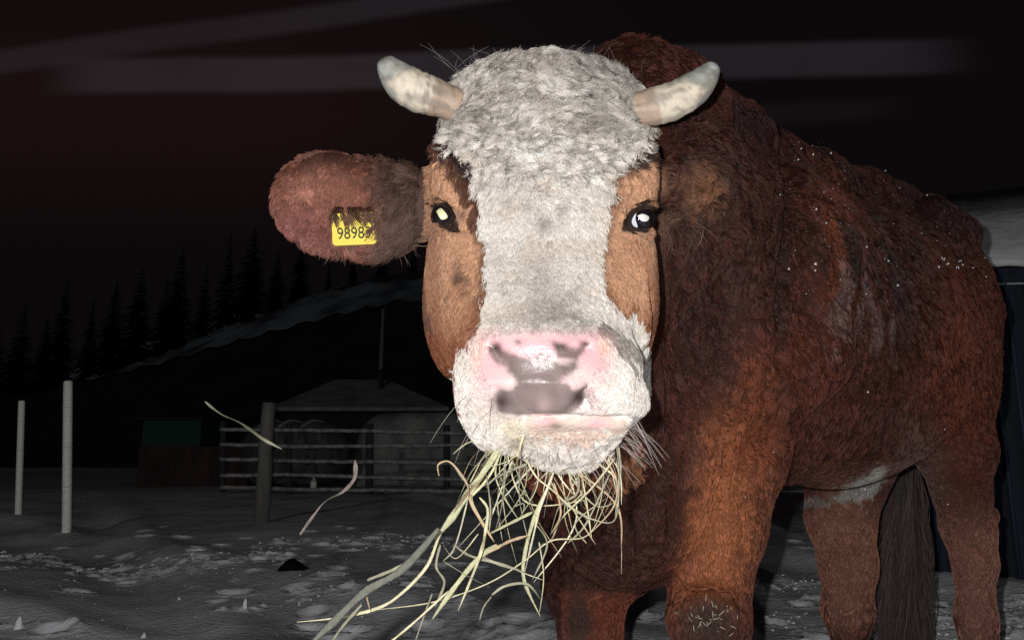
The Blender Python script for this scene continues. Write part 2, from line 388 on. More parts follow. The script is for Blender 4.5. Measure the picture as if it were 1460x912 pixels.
# sheds and bales behind the fence
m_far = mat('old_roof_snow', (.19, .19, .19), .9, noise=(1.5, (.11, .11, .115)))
def hipshed(name, x0, x1, xr0, xr1, pyb, pyt, y, dep, wall, label):
    a, b = at_y(x0, pyb, y), at_y(x1, pyb, y); r0, r1 = at_y(xr0, pyt, y + dep / 2), at_y(xr1, pyt, y + dep / 2)
    e = empty(name, (a[0], y, 0)); tag(e, label, 'shed')
    ze = a[2]; V = [(a[0], y, ze), (b[0], y, ze), (b[0], y + dep, ze), (a[0], y + dep, ze), tuple(r0), tuple(r1)]
    V2 = [(v[0], v[1], v[2] - .12) for v in V]
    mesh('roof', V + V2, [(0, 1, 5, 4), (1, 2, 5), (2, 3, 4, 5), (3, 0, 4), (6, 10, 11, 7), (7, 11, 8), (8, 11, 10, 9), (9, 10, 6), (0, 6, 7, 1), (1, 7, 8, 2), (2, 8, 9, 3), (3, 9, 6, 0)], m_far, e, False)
    v, f = box(a[0] + .4, b[0] - .4, y + .3, y + dep - .3, -.1, ze - .06); mesh('wall', v, f, wall, e, False)
    return e, r0, r1
m_black = mat('black_boards', (.012, .013, .016), .9)
e, r0, r1 = hipshed('hip_roof_shed', 385, 640, 478, 552, 580, 541, 24, 7, m_black, 'dark shed with a snow covered hip roof beyond the fence')
v, f = tube([tuple(r1 + np.array((.0, -1.2, -.75))), tuple(r1 + np.array((.0, -1.2, .25)))], .1, 8); mesh('chimney', v, f, m_black, e)
# utility pole
c = at_y(541, 585, 30); v, f = tube([(0, 0, -.2), (0, 0, 4.3), (.02, 0, at_y(541, 440, 30)[2])], [.11, .09, .07], 10)
o = mesh('utility_pole', v, f, mat('pole_wood', (.10, .10, .10), .9)); o.location = (c[0], 30, 0); tag(o, 'thin tall pole rising behind the hip roofed shed', 'pole')
# snow covered mound
def mound(x0, x1, pyt, y, dy, m, name, label, cat, seed, zt=None):
    a, b, t = at_y(x0, 690, y), at_y(x1, 690, y), at_y((x0 + x1) / 2, pyt, y)
    cx, rx, h = (a[0] + b[0]) / 2, (b[0] - a[0]) / 2, t[2]; nu, nv = 30, 12; V = []
    for j in range(nv + 1):
        q = j / nv * math.pi / 2
        for i in range(nu):
            th = 2 * math.pi * i / nu; cr = abs(math.cos(q)) ** .35
            V.append((rx * cr * math.cos(th), dy * cr * math.sin(th), h * (math.sin(q) ** .55)))
    V = np.array(V); V += (fbm(V, 1.3, seed, 3) * .09)[:, None] * np.array((1, 1, .6))
    Fc = [(j * nu + i, j * nu + (i + 1) % nu, (j + 1) * nu + (i + 1) % nu, (j + 1) * nu + i) for j in range(nv) for i in range(nu)]
    o = mesh(name, V, Fc, m); o.location = (cx, y + dy, -.05); tag(o, label, cat); return o
mound(482, 720, 580, 17, 1.6, mat('snowy_hay', (.24, .24, .23), .95, noise=(2, (.12, .12, .115)), bump=(8, .8, .06)), 'hay_stack', 'long rounded snow dusted stack behind the right half of the fence', 'haystack', 3)
m_cap = mat('cap_frost', (.16, .16, .16), .9)
for i, (px, lab) in enumerate(((392, 'leftmost round bale behind the fence, by the thick post'), (420, 'middle one of three round bales behind the fence'), (452, 'rightmost round bale behind the fence, next to the long stack'))):
    c = at_y(px, 650, 16.5); e = empty('round_bale', (c[0], 16.5, 0)); tag(e, lab, 'hay bale', 'round bales behind the fence')
    pts = np.array([(-.12 + q * .30, .5 * q, .72) for q in np.linspace(-.5, 1, 7)])
    v, f = tube(pts, [.62, .68, .7, .7, .7, .68, .6], 24, jit=.05, seed=i); o = mesh('bale', v, f, mat('bale_hay', (.085, .083, .078), .95, noise=(5, (.045, .045, .043), (3, .3, 1)))); o.parent = e
    v, f = tube(spline([(-.30, -.3, 1.28), (-.1, -.1, 1.43), (.15, .3, 1.36)], 8), .07, 8, flat=.5, jit=.3); o = mesh('snow_cap', v, f, m_cap); o.parent = e
# green and red-brown shed
a, b = at_y(194, 690, 17), at_y(352, 690, 17); zt, zm = at_y(220, 598, 17)[2], at_y(220, 636, 17)[2]
e = empty('low_shed', (a[0], 17, 0)); tag(e, 'low dim shed with green upper boards and red-brown lower boards', 'shed')
bw = at_y(245, 690, 17)[0]
v, f = box(a[0], b[0], 17, 19, -.05, zm); mesh('lower_wall', v, f, mat('redbrown_boards', (.045, .022, .020), .9, noise=(5, (.02, .012, .012), (1, 1, .3))), e, False)
v, f = box(a[0] + .03, at_y(280, 690, 17)[0], 17.03, 18.97, zm + .002, zt); mesh('upper_wall', v, f, mat('green_boards', (.011, .036, .030), .9, noise=(5, (.01, .03, .025), (1, 1, .3))), e, False)
v, f = box(a[0] - .1, at_y(284, 690, 17)[0], 16.9, 19.1, zt + .002, zt + .06); mesh('roof', v, f, m_black, e, False)

# big shed on the right behind the cow
eA = empty('snow_roofed_shed', (2.2, 4.2, 0)); tag(eA, 'dark blue shed with a thick snow covered roof behind the cow', 'shed')
A0 = at_y(1240, 388, 4.6); A1 = at_y(1640, 374, 3.9)
dx = (A1 - A0)[:2]; dx /= np.linalg.norm(dx); nb = np.array((-dx[1], dx[0]))
m_navy = mat('navy_boards', (.010, .016, .034), .8, noise=(3, (.004, .006, .012), (6, 6, .2)))
def slab(name, p0, p1, z00, z01, dep, m, zb0, zb1, th=.1, jag=0):
    n = 60; V = []; rg = np.random.default_rng(2)
    for i in range(n + 1):
        t = i / n; q = p0 + (p1 - p0) * t; jz = jag * (fbm(np.array([[q[0], q[1], 0]]), 6, 2, 3)[0])
        for (w_, z) in ((0, z00 + (z01 - z00) * t), (dep * .5, (z00 + (z01 - z00) * t + zb0 + (zb1 - zb0) * t) / 2 + jag * .3), (dep, zb0 + (zb1 - zb0) * t)):
            V.append((q[0] + nb[0] * w_, q[1] + nb[1] * w_, z))
        V.append((q[0], q[1], z00 + (z01 - z00) * t - th + jz)); V.append((q[0] + nb[0] * dep, q[1] + nb[1] * dep, zb0 + (zb1 - zb0) * t - th))
    Fc = []
    for i in range(n):
        a = i * 5; b = a + 5
        Fc += [(a, b, b + 1, a + 1), (a + 1, b + 1, b + 2, a + 2), (a, a + 3, b + 3, b), (a + 2, b + 2, b + 4, a + 4), (a + 3, a + 4, b + 4, b + 3)]
    Fc += [(0, 1, 2, 4, 3), tuple(n * 5 + k for k in (3, 4, 2, 1, 0))]
    return mesh(name, V, Fc, m, eA)
dep = 1.15
B0 = A0[:2] + nb * dep; B1 = A1[:2] + nb * dep
def z_at(py, xy): 
    return at_y(0, py, xy[1])[2]
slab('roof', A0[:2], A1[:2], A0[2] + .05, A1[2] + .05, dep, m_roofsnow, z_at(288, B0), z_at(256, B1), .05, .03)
wl0, wl1 = A0[:2] + nb * .12, A1[:2] + nb * .12
V = []; 
for (q, zt) in ((wl0, A0[2]), (wl1, A1[2]), (wl1 + nb * 2, A1[2]), (wl0 + nb * 2, A0[2])): V += [(q[0], q[1], -.1), (q[0], q[1], zt + .02)]
mesh('wall', V, [(0, 2, 3, 1), (2, 4, 5, 3), (4, 6, 7, 5), (6, 0, 1, 7)], m_navy, eA, False)
V = []
for (q, z) in ((A0[:2] + nb * .09, A0[2] - .085), (A1[:2] + nb * .09, A1[2] - .085)):
    for (w_, zz) in ((0, 0), (0, .010), (.02, .010), (.02, 0)): V.append((q[0] + nb[0] * w_, q[1] + nb[1] * w_, z + zz))
mesh('trim', V, [(0, 4, 5, 1), (1, 5, 6, 2), (2, 6, 7, 3), (3, 7, 4, 0), (0, 1, 2, 3), (4, 7, 6, 5)], mat('pale_trim', (.25, .27, .30), .7), eA, False)
bd = []
for i in range(14):
    q = A0[:2] + (A1[:2] - A0[:2]) * (i + .3) / 14 + nb * .1
    bd.append(tube([(q[0], q[1], -.05), (q[0], q[1], A0[2] - .12)], .012, 6))
v, f = join(bd); mesh('batten', v, f, mat('batten_blue', (.02, .03, .055), .8), eA)['kind'] = 'stuff'

# ================================================================= FOREST (dark spruces)
m_bark = mat('bark', (.05, .045, .04), .95); m_need = mat('needles', (.005, .006, .006), .95, spec=.02)
def spruce(h, seed):
    rg = np.random.default_rng(seed); V = []; Fc = []
    z = h * .06
    while z < h * .985:
        t = (z / h); rr = (1 - t) ** .85 * h * .17 + .12; nb_ = 9 if t < .7 else 6
        a0 = rg.random() * 6.28
        for k in range(nb_):
            a = a0 + k * 6.283 / nb_ + rg.normal() * .15; r = rr * (.65 + .5 * rg.random()); dr = -r * (.25 + .25 * rg.random())
            ca, sa = math.cos(a), math.sin(a); px, py = -sa, ca
            for q in range(4):
                s0 = q / 4; s1 = s0 + .42; wd = r * .20 * (1 - s0 * .6); o = len(V); d1 = rg.normal() * .15 * r
                V += [(ca * r * s0, sa * r * s0, z + dr * s0 + .05), (ca * r * s1 + px * (wd + d1), sa * r * s1 + py * (wd + d1), z + dr * s1 - wd * .6), (ca * r * s1 + px * (-wd + d1), sa * r * s1 - py * (wd - d1), z + dr * s1 - wd * .9)]
                Fc.append((o, o + 1, o + 2))
        z += h * .028 * (.8 + .5 * rg.random()) 
    o = len(V); V += [(0, 0, h * 1.03), (.08, 0, h * .93), (-.08, .05, h * .93)]; Fc.append((o, o + 1, o + 2))
    e = empty('spruce_tree', (0, 0, 0)); cr = mesh('crown', V, Fc, m_need, smooth_=False); cr.parent = e
    v, f = tube([(0, 0, -.5), (0, 0, h * .5), (0, 0, h * .97)], [h * .018, h * .012, .03], 8); tr = mesh('trunk', v, f, m_bark); tr.parent = e
    return e, cr, tr
protos = [spruce(h, s) for h, s in ((11, 1), (13, 2), (9.5, 3))]
tops = [(-40, 470), (0, 455), (38, 430), (70, 445), (98, 392), (135, 420), (168, 400), (205, 375), (240, 395), (262, 345), (296, 372), (330, 330), (365, 318), (398, 352), (432, 330), (470, 372), (505, 350), (545, 380), (590, 360), (640, 380), (-90, 460), (700, 350), (850, 340), (1480, 330), (1560, 345)]
words = ['first', 'second', 'third', 'fourth', 'fifth', 'sixth', 'seventh', 'eighth', 'ninth', 'tenth', 'eleventh', 'twelfth', 'thirteenth', 'fourteenth', 'fifteenth', 'sixteenth', 'seventeenth', 'eighteenth', 'nineteenth', 'twentieth', 'twenty-first', 'twenty-second', 'twenty-third', 'twenty-fourth', 'twenty-fifth']
order = sorted(range(len(tops)), key=lambda i: tops[i][0]); rank = {i: r for r, i in enumerate(order)}
used = [False] * 3
for i, (px, py) in enumerate(tops):
    y = 90 + (i * 37 % 17); t = at_y(px, py, y); k = i % 3; H = (11, 13, 9.5)[k]
    if not used[k]: e, cr, tr = protos[k]; used[k] = True
    else:
        e = protos[k][0].copy(); COL.objects.link(e)
        for ch in protos[k][1:]:
            c = ch.copy(); COL.objects.link(c); c.parent = e
    zb = float(slope_z(np.array(t[0]), np.array(float(y)))) - .3; s = max(.6, (t[2] - zb) / H / 1.03)
    e.location = (t[0], y, zb); q_ = .8 + .55 * ((i * 53 % 11) / 11); e.scale = (s * q_, s * q_, s); e.rotation_euler = (0, 0, i * 1.7)
    tag(e, f'{words[rank[i]]} from the left of the black spruces on the skyline', 'spruce tree', 'black spruces on the skyline')

# ================================================================= THE COW
# body frame on the ground: t along the spine towards the rump, l to the cow's left
Sx = np.array((.45, 1.55)); bb = np.array((.764, .645)); ll = np.array((.645, -.764))
def B(t, l, z): return np.array([Sx[0] + bb[0] * t + ll[0] * l, Sx[1] + bb[1] * t + ll[1] * l, z])
AXB = np.array([[bb[0], bb[1], 0], [ll[0], ll[1], 0], [0, 0, 1.0]])
# camera-aligned axes, used only as a handy frame for the head
CAMX = np.array((1.0, 0, 0)); CAMU = np.array((0, -SP, CP)); CAMF = np.array((0, CP, SP))
AXC = np.array([CAMX, CAMU, CAMF])
D0 = P(779, 92, .985); D1 = P(772, 470, .685)
es = (D1 - D0) / np.linalg.norm(D1 - D0); el = CAMX - es * (CAMX @ es); el /= np.linalg.norm(el); ev = np.cross(es, el); ev *= np.sign(ev @ -CAMF)
AXH = np.array([es, el, ev]); SL = float(np.linalg.norm(D1 - D0))
# rectilinear grid, fine over the head
def axis(lo, a, b, hi, f, c): return np.concatenate([np.arange(lo, a, c), np.arange(a, b, f), np.arange(b, hi, c)])
GX = axis(-.42, -.36, .33, 1.62, .0032, .0085); GY = axis(.56, .60, 1.10, 2.75, .0032, .0085); GZ = axis(-.04, .60, 1.26, 1.62, .0032, .0085)
GX, GY, GZ = [g.astype(np.float32) for g in (GX, GY, GZ)]
F = np.full((len(GX), len(GY), len(GZ)), .3, np.float32)
def region(lo, hi):
    s = []
    for g, a, b in zip((GX, GY, GZ), lo, hi):
        s.append(slice(max(0, int(np.searchsorted(g, a)) - 1), min(len(g), int(np.searchsorted(g, b)) + 1)))
    return tuple(s)
def pts_of(s): return GX[s[0]][:, None, None], GY[s[1]][None, :, None], GZ[s[2]][None, None, :]
def blend(s, D, k, cut=False):
    A = F[s]
    if cut: h = np.clip(.5 - .5 * (A + D) / k, 0, 1); F[s] = A * (1 - h) - D * h + k * h * (1 - h)
    else: h = np.clip(.5 + .5 * (D - A) / k, 0, 1); F[s] = D * (1 - h) + A * h - k * h * (1 - h)
def ell(c, r, ax=AXB, k=.04, cut=False):
    c = np.array(c, np.float32); r = np.array(r, np.float32); ax = np.asarray(ax, np.float32)
    ext = np.sqrt(((ax * r[:, None]) ** 2).sum(0)) + k + .03
    s = region(c - ext, c + ext); x, y, z = pts_of(s); x = x - c[0]; y = y - c[1]; z = z - c[2]
    k0 = 0; k1 = 0
    for a in range(3):
        u = x * ax[a, 0] + y * ax[a, 1] + z * ax[a, 2]; k0 = k0 + (u / r[a]) ** 2; k1 = k1 + (u / r[a] ** 2) ** 2
    k0 = np.sqrt(k0); k1 = np.sqrt(k1) + 1e-6
    blend(s, (k0 * (k0 - 1) / k1).astype(np.float32), k, cut)
def cap(a, b, ra, rb, k=.03, cut=False):
    a = np.array(a, np.float32); b = np.array(b, np.float32); m = max(ra, rb) + k + .03
    s = region(np.minimum(a, b) - m, np.maximum(a, b) + m); x, y, z = pts_of(s); d = b - a; L2 = float(d @ d)
    h = np.clip(((x - a[0]) * d[0] + (y - a[1]) * d[1] + (z - a[2]) * d[2]) / L2, 0, 1)
    q = np.sqrt((x - a[0] - d[0] * h) ** 2 + (y - a[1] - d[1] * h) ** 2 + (z - a[2] - d[2] * h) ** 2) - (ra + (rb - ra) * h)
    blend(s, q.astype(np.float32), k, cut)
def chain(pr, k=.03, cut=False):
    for (a, ra), (b, rb) in zip(pr[:-1], pr[1:]): cap(a, b, ra, rb, k, cut)

# trunk
ell(B(.10, 0, .98), (.34, .25, .37), k=.08)
ell(B(.42, 0, .955), (.50, .285, .36), k=.08)
ell(B(.70, 0, 1.01), (.42, .262, .33), k=.08)
ell(B(.88, 0, 1.11), (.26, .235, .28), k=.08)
ell(B(1.00, 0, 1.12), (.19, .185, .25), k=.08)
chain([(B(.0, 0, 1.28), .08), (B(.22, 0, 1.36), .065), (B(.45, 0, 1.385), .055), (B(.72, 0, 1.405), .055), (B(.9, 0, 1.40), .055), (B(1.10, 0, 1.345), .05)], .10)
for s_ in (-1, 1):
    cap(B(.72, .17 * s_, 1.30), B(.80, .215 * s_, 1.26), .05, .045, .06)
    cap(B(1.16, .10 * s_, 1.25), B(1.10, .12 * s_, 1.20), .05, .06, .06)
    chain([(B(.02, .10 * s_, 1.24), .08), (B(-.03, .145 * s_, 1.00), .115), (B(-.12, .17 * s_, .82), .10)], .05)
# shoulder ridge, chest
chain([(B(-.02, .08, 1.28), .065), (B(.03, .165, 1.05), .08), (B(-.04, .19, .86), .09)], .04)
# neck with crest and dewlap
chain([(P(800, 310, 1.10), .125), (P(885, 325, 1.27), .215), (B(.0, 0, 1.06), .25)], .07)
chain([(P(850, 190, 1.12), .065), (P(905, 134, 1.23), .078), (P(960, 152, 1.32), .078), (P(1028, 208, 1.45), .080), (B(.15, 0, 1.27), .07)], .05)
chain([(P(850, 470, 1.08), .09), (P(860, 600, 1.18), .10), (P(880, 700, 1.30), .13), (P(900, 730, 1.42), .14)], .07)
chain([(P(1000, 480, 1.30), .13), (P(940, 620, 1.30), .13)], .08)
# left fore leg (near)
chain([(P(1065, 560, 1.44), 0.113), (P(1050, 650, 1.37), 0.083), (P(1028, 750, 1.33), 0.072), (P(1014, 835, 1.30), 0.061), (P(1010, 880, 1.28), 0.063)], .035)
Kl = P(1010, 890, 1.28); chain([(Kl, .070), (Kl + np.array((0, .02, -.07)), 0.047), (np.array((Kl[0], Kl[1] + .03, .12)), 0.036), (np.array((Kl[0], Kl[1] + .01, .06)), 0.047)], .02)
ell(P(1010, 888, 1.235), (.058, .062, .04), AXC, .02)
# right fore leg (far), upper part dark and broad
chain([(P(905, 690, 1.60), 0.160), (P(865, 775, 1.53), 0.113), (P(835, 830, 1.50), 0.079), (P(842, 872, 1.50), 0.056), (P(843, 905, 1.49), 0.056)], .04)
Kr = P(843, 912, 1.49); chain([(Kr, .062), (Kr + np.array((0, .02, -.08)), 0.045), (np.array((Kr[0], Kr[1] + .03, .12)), 0.034), (np.array((Kr[0], Kr[1] + .01, .06)), 0.045)], .02)
# left hind leg
chain([(P(1335, 460, 2.08), 0.145), (P(1348, 560, 1.99), 0.108), (P(1362, 640, 1.95), 0.086), (P(1370, 700, 1.95), 0.065)], .05)
chain([(P(1370, 700, 1.95), 0.067), (P(1380, 752, 1.97), 0.061), (P(1390, 800, 1.96), 0.049), (P(1392, 880, 1.94), 0.045)], .03)
Hl = P(1392, 880, 1.94); chain([(Hl, .050), (np.array((Hl[0], Hl[1], .13)), 0.038), (np.array((Hl[0], Hl[1] - .02, .06)), 0.047)], .02)
cap(P(1404, 735, 2.03), P(1398, 760, 2.02), .035, .03, .03)
# right hind leg
chain([(P(1250, 560, 2.18), 0.170), (P(1205, 680, 2.10), 0.104), (P(1198, 740, 2.12), 0.088), (P(1208, 800, 2.14), 0.074), (P(1208, 870, 2.12), 0.065)], .04)
Hr = P(1208, 870, 2.12); chain([(Hr, .072), (np.array((Hr[0], Hr[1], .13)), 0.041), (np.array((Hr[0], Hr[1] - .02, .06)), 0.050)], .02)
# udder and flank fold
ell(P(1222, 648, 2.05), (.13, .09, .07), AXB, .04)
cap(P(1275, 640, 1.95), P(1330, 590, 1.93), .035, .05, .06)
# tail
chain([(B(1.16, 0, 1.33), .035), (B(1.25, -.03, 1.15), .028), (B(1.22, -.10, .85), .022), (P(1295, 690, 2.42), .02), (P(1295, 760, 2.42), .018)], .02)
# hooves
for K_ in (Kl, Kr, Hl, Hr):
    for q in (-1, 1): ell((K_[0] + q * .022, K_[1] - .03, .035), (.03, .055, .04), np.eye(3), .008)

# ---- head loft
hs_ = np.array([-.05, .03, .10, .18, .26, .33, .40, .455, .50])
hw_ = np.array([.108, .122, .124, .130, .130, .118, .098, .081, .074])
ht_ = np.array([-.02, .000, .012, .010, .002, -.004, -.004, -.004, -.02])
hb_ = np.array([-.15, -.20, -.225, -.235, -.23, -.205, -.165, -.13, -.11])
def head_loft():
    c = D0 + es * .22 - ev * .1; e = .36
    s = region(c - e, c + e); x, y, z = pts_of(s); x = x - D0[0]; y = y - D0[1]; z = z - D0[2]
    S_ = x * es[0] + y * es[1] + z * es[2]; Lh = x * el[0] + y * el[1] + z * el[2]; Vh = x * ev[0] + y * ev[1] + z * ev[2]
    wv = np.interp(S_, hs_, hw_); tv = np.interp(S_, hs_, ht_); bv = np.interp(S_, hs_, hb_)
    vc = (tv + bv) / 2; hh = (tv - bv) / 2
    # face planes: flat top, slightly pinched below the eyes
    p = 2.7
    q = ((np.abs(Lh) / wv) ** p + (np.abs(Vh - vc) / hh) ** p) ** (1 / p) - 1
    d = q * np.minimum(wv, hh)
    e0 = -.022 - S_; e1 = S_ - .505
    d = np.maximum(d, np.maximum(e0, e1))
    blend(s, d.astype(np.float32), .03)
head_loft()
H = lambda s, l, v: D0 + es * s + el * l + ev * v
ell(H(.022, 0, -.07), (.060, .134, .078), AXH, .04)                      # poll
for q in (-1, 1):
    ell(H(.19, .100 * q, -.035), (.05, .035, .038), AXH, .03)           # brow
    ell(H(.30, .092 * q, -.135), (.11, .045, .085), AXH, .03)           # cheek
ell(H(.17, 0, -.02), (.13, .09, .035), AXH, .05)                        # forehead
# muzzle
ell(P(786, 540, .735), (.083, .056, .066), AXC, .03)
ell(P(720, 560, .745), (.039, .056, .052), AXC, .025)
ell(P(862, 552, .742), (.038, .043, .052), AXC, .025)
ell(P(707, 606, .755), (.024, .026, .036), AXC, .015)                    # hanging left lip
ell(P(880, 574, .745), (.031, .019, .036), AXC, .010)                   # right lip corner
ell(P(770, 492, .70), (.060, .020, .03), AXC, .02)                      # top of the nose pad
ell(P(806, 628, .772), (.050, .029, .055), AXC, .02)                   # chin
ell(P(800, 610, .752), (.036, .016, .045), AXC, .012); ell(P(845, 607, .755), (.032, .016, .045), AXC, .012)                    # lower lip
ell(P(800, 600, .98), (.07, .10, .14), AXC, .05)                        # throat
# mouth slit
chain([(P(735, 604, .665), .004), (P(765, 599, .665), .003), (P(800, 594, .665), .004), (P(845, 596, .67), .003), (P(895, 602, .69), .005)], .006, True)
for a_, b_, d_ in (((704, 556), (712, 578), (730, 586)), ((838, 550), (834, 570), (814, 584))): chain([(P(*a_, .672), .004), (P(*b_, .672), .0065), (P(*d_, .675), .003)], .006, True)
# ears
def axes(x, up):
    x = np.array(x, float); x /= np.linalg.norm(x); up = np.array(up, float); up -= x * (up @ x); up /= np.linalg.norm(up)
    return np.array([x, up, np.cross(x, up)])
ear_c = P(494, 294, .965); ear_ax = axes(P(390, 278, .96) - P(600, 300, .97), CAMU)
ell(ear_c, (.090, .064, .026), ear_ax, .02)
ell(P(455, 284, .963), (.050, .052, .022), ear_ax, .03)
chain([(P(535, 298, .97), .044), (P(585, 296, .985), .038), (P(630, 280, .99), .04)], .03)
ell(ear_c - CAMF * .030 + CAMX * -.012 + CAMU * -.004, (.062, .040, .024), ear_ax, .016, cut=True)
ear2 = P(985, 268, .99)
chain([(P(935, 262, .97), .028), (P(970, 262, 1.03), .030), (P(1005, 268, 1.09), .030), (P(1022, 285, 1.13), .018)], .03)
chain([(P(985, 300, 1.06), .018), (P(1010, 300, 1.10), .018)], .03)

# ---- surface nets
def surface_nets():
    S = F < 0; nx, ny, nz = S.shape
    c = S[:-1, :-1, :-1].astype(np.int8)
    for a in (0, 1):
        for b_ in (0, 1):
            for d in (0, 1):
                if a + b_ + d: c = c + S[a:nx - 1 + a, b_:ny - 1 + b_, d:nz - 1 + d]
    act = (c > 0) & (c < 8); idx = np.full(act.shape, -1, np.int32); I, J, K_ = np.nonzero(act); n = len(I); idx[I, J, K_] = np.arange(n)
    acc = np.zeros((n, 3)); cnt = np.zeros(n); G = (GX, GY, GZ)
    cor = [(a, b_, d) for a in (0, 1) for b_ in (0, 1) for d in (0, 1)]
    for p in cor:
        for ax in range(3):
            if p[ax]: continue
            q = list(p); q[ax] = 1
            f0 = F[I + p[0], J + p[1], K_ + p[2]]; f1 = F[I + q[0], J + q[1], K_ + q[2]]; m = (f0 < 0) != (f1 < 0)
            t = np.where(m, f0 / np.where(m, f0 - f1, 1), 0)
            A = np.stack([GX[I + p[0]], GY[J + p[1]], GZ[K_ + p[2]]], -1); Bq = np.stack([GX[I + q[0]], GY[J + q[1]], GZ[K_ + q[2]]], -1)
            acc += np.where(m[:, None], A + (Bq - A) * t[:, None], 0); cnt += m
    V = acc / cnt[:, None]; Qs = []
    for ax in range(3):
        o1, o2 = [(1, 2), (2, 0), (0, 1)][ax]
        sl0 = [slice(1, -1)] * 3; sl1 = [slice(1, -1)] * 3; sl0[ax] = slice(0, -1); sl1[ax] = slice(1, None)
        a_ = S[tuple(sl0)]; b_ = S[tuple(sl1)]; e = np.nonzero(a_ != b_)
        base_ = [e[0].copy(), e[1].copy(), e[2].copy()]
        for d in range(3):
            if d != ax: base_[d] = base_[d] + 1
        flip = a_[e]
        def cell(u, v):
            q = [b.copy() for b in base_]; q[o1] = q[o1] - u; q[o2] = q[o2] - v; return idx[q[0], q[1], q[2]]
        q = np.stack([cell(1, 1), cell(0, 1), cell(0, 0), cell(1, 0)], -1)
        q = np.where(flip[:, None], q, q[:, ::-1]); Qs.append(q)
    Q = np.concatenate(Qs); Q = Q[(Q >= 0).all(1)]
    return V, Q
V, Q = surface_nets(); del F
# keep the largest piece only (drop interior shells)
def smooth_v(V, Q, it, f):
    E = np.concatenate([Q[:, [0, 1]], Q[:, [1, 2]], Q[:, [2, 3]], Q[:, [3, 0]]]); n = len(V)
    deg = np.bincount(E[:, 0], minlength=n) + np.bincount(E[:, 1], minlength=n)
    for k in range(it):
        for lam in (f, -f * 1.04):
            s = np.stack([np.bincount(E[:, 0], V[E[:, 1], a], n) + np.bincount(E[:, 1], V[E[:, 0], a], n) for a in range(3)], -1)
            V = V + lam * (s / np.maximum(deg, 1)[:, None] - V)
    return V
V = smooth_v(V, Q, 4, .5)
lab = np.arange(len(V))
for _ in range(400):
    m = lab[Q].min(1); l2 = lab.copy(); np.minimum.at(l2, Q.ravel(), np.repeat(m, 4)); l2 = l2[l2]
    if (l2 == lab).all(): break
    lab = l2
big = np.bincount(lab).argmax(); keep = lab == big; Q = Q[keep[Q].all(1)]; ren = np.cumsum(keep) - 1; V = V[keep]; Q = ren[Q]
def vnormals(V, Q):
    nf = np.cross(V[Q[:, 2]] - V[Q[:, 0]], V[Q[:, 3]] - V[Q[:, 1]]); N_ = np.stack([np.bincount(Q.ravel(), np.repeat(nf[:, a], 4), len(V)) for a in range(3)], -1)
    return N_ / (np.linalg.norm(N_, axis=1)[:, None] + 1e-12)
NV = vnormals(V, Q)
def bvh_of(V, Q): return BVHTree.FromPolygons([tuple(v) for v in V], [tuple(int(a) for a in q) for q in Q])
CAMP = np.array((0, 0, CAMZ))
def hit(px, py, bv):
    d = P(px, py, 1.0) - CAMP; d /= np.linalg.norm(d); r = bv.ray_cast(Vector(CAMP), Vector(d), 6)
    if r[0] is None: return P(px, py, .9), -CAMF
    return np.array(r[0]), np.array(r[1])
bv = bvh_of(V, Q)
# sculpting strokes: push (+) or pull (-) the skin along lines drawn on it
def stroke(pl, amp, wd, dirn=None, near=.25):
    global V
    pp = [hit(a, b, bv)[0] for a, b in pl]
    pp = spline(np.array(pp), max(3, len(pl) * 5)); D = np.full(len(V), 9.0)
    lo, hi = pp.min(0) - wd * 3, pp.max(0) + wd * 3; m = ((V > lo) & (V < hi)).all(1); W = V[m]; Dm = np.full(len(W), 9.0)
    for a, b in zip(pp[:-1], pp[1:]):
        d = b - a; h = np.clip(((W - a) @ d) / (d @ d + 1e-9), 0, 1); Dm = np.minimum(Dm, np.linalg.norm(W - a - h[:, None] * d, axis=1))
    V[m] += (NV[m] if dirn is None else dirn) * (amp * np.exp(-(Dm / wd) ** 2))[:, None]
EYEL, EYER = (634, 308), (911, 313)
# eye sockets with lids
for ex, up, lo in ((EYEL, [(612, 292), (628, 284), (646, 297), (660, 322)], [(618, 305), (630, 326), (645, 336), (662, 334)]),
                   (EYER, [(888, 308), (902, 292), (925, 290), (942, 302)], [(886, 325), (903, 336), (922, 336), (938, 322)])):
    stroke([(ex[0] - 6, ex[1] - 2), (ex[0] + 6, ex[1] + 2)], -.016, .014)
    stroke(up, .006, .0055); stroke(lo, .0045, .005)
# nostrils
stroke([(700, 492), (708, 508), (722, 520)], -.006, .006); stroke([(838, 494), (828, 510), (812, 518)], -.006, .006)

stroke([(745, 598), (800, 597), (890, 600)], -.008, .005)
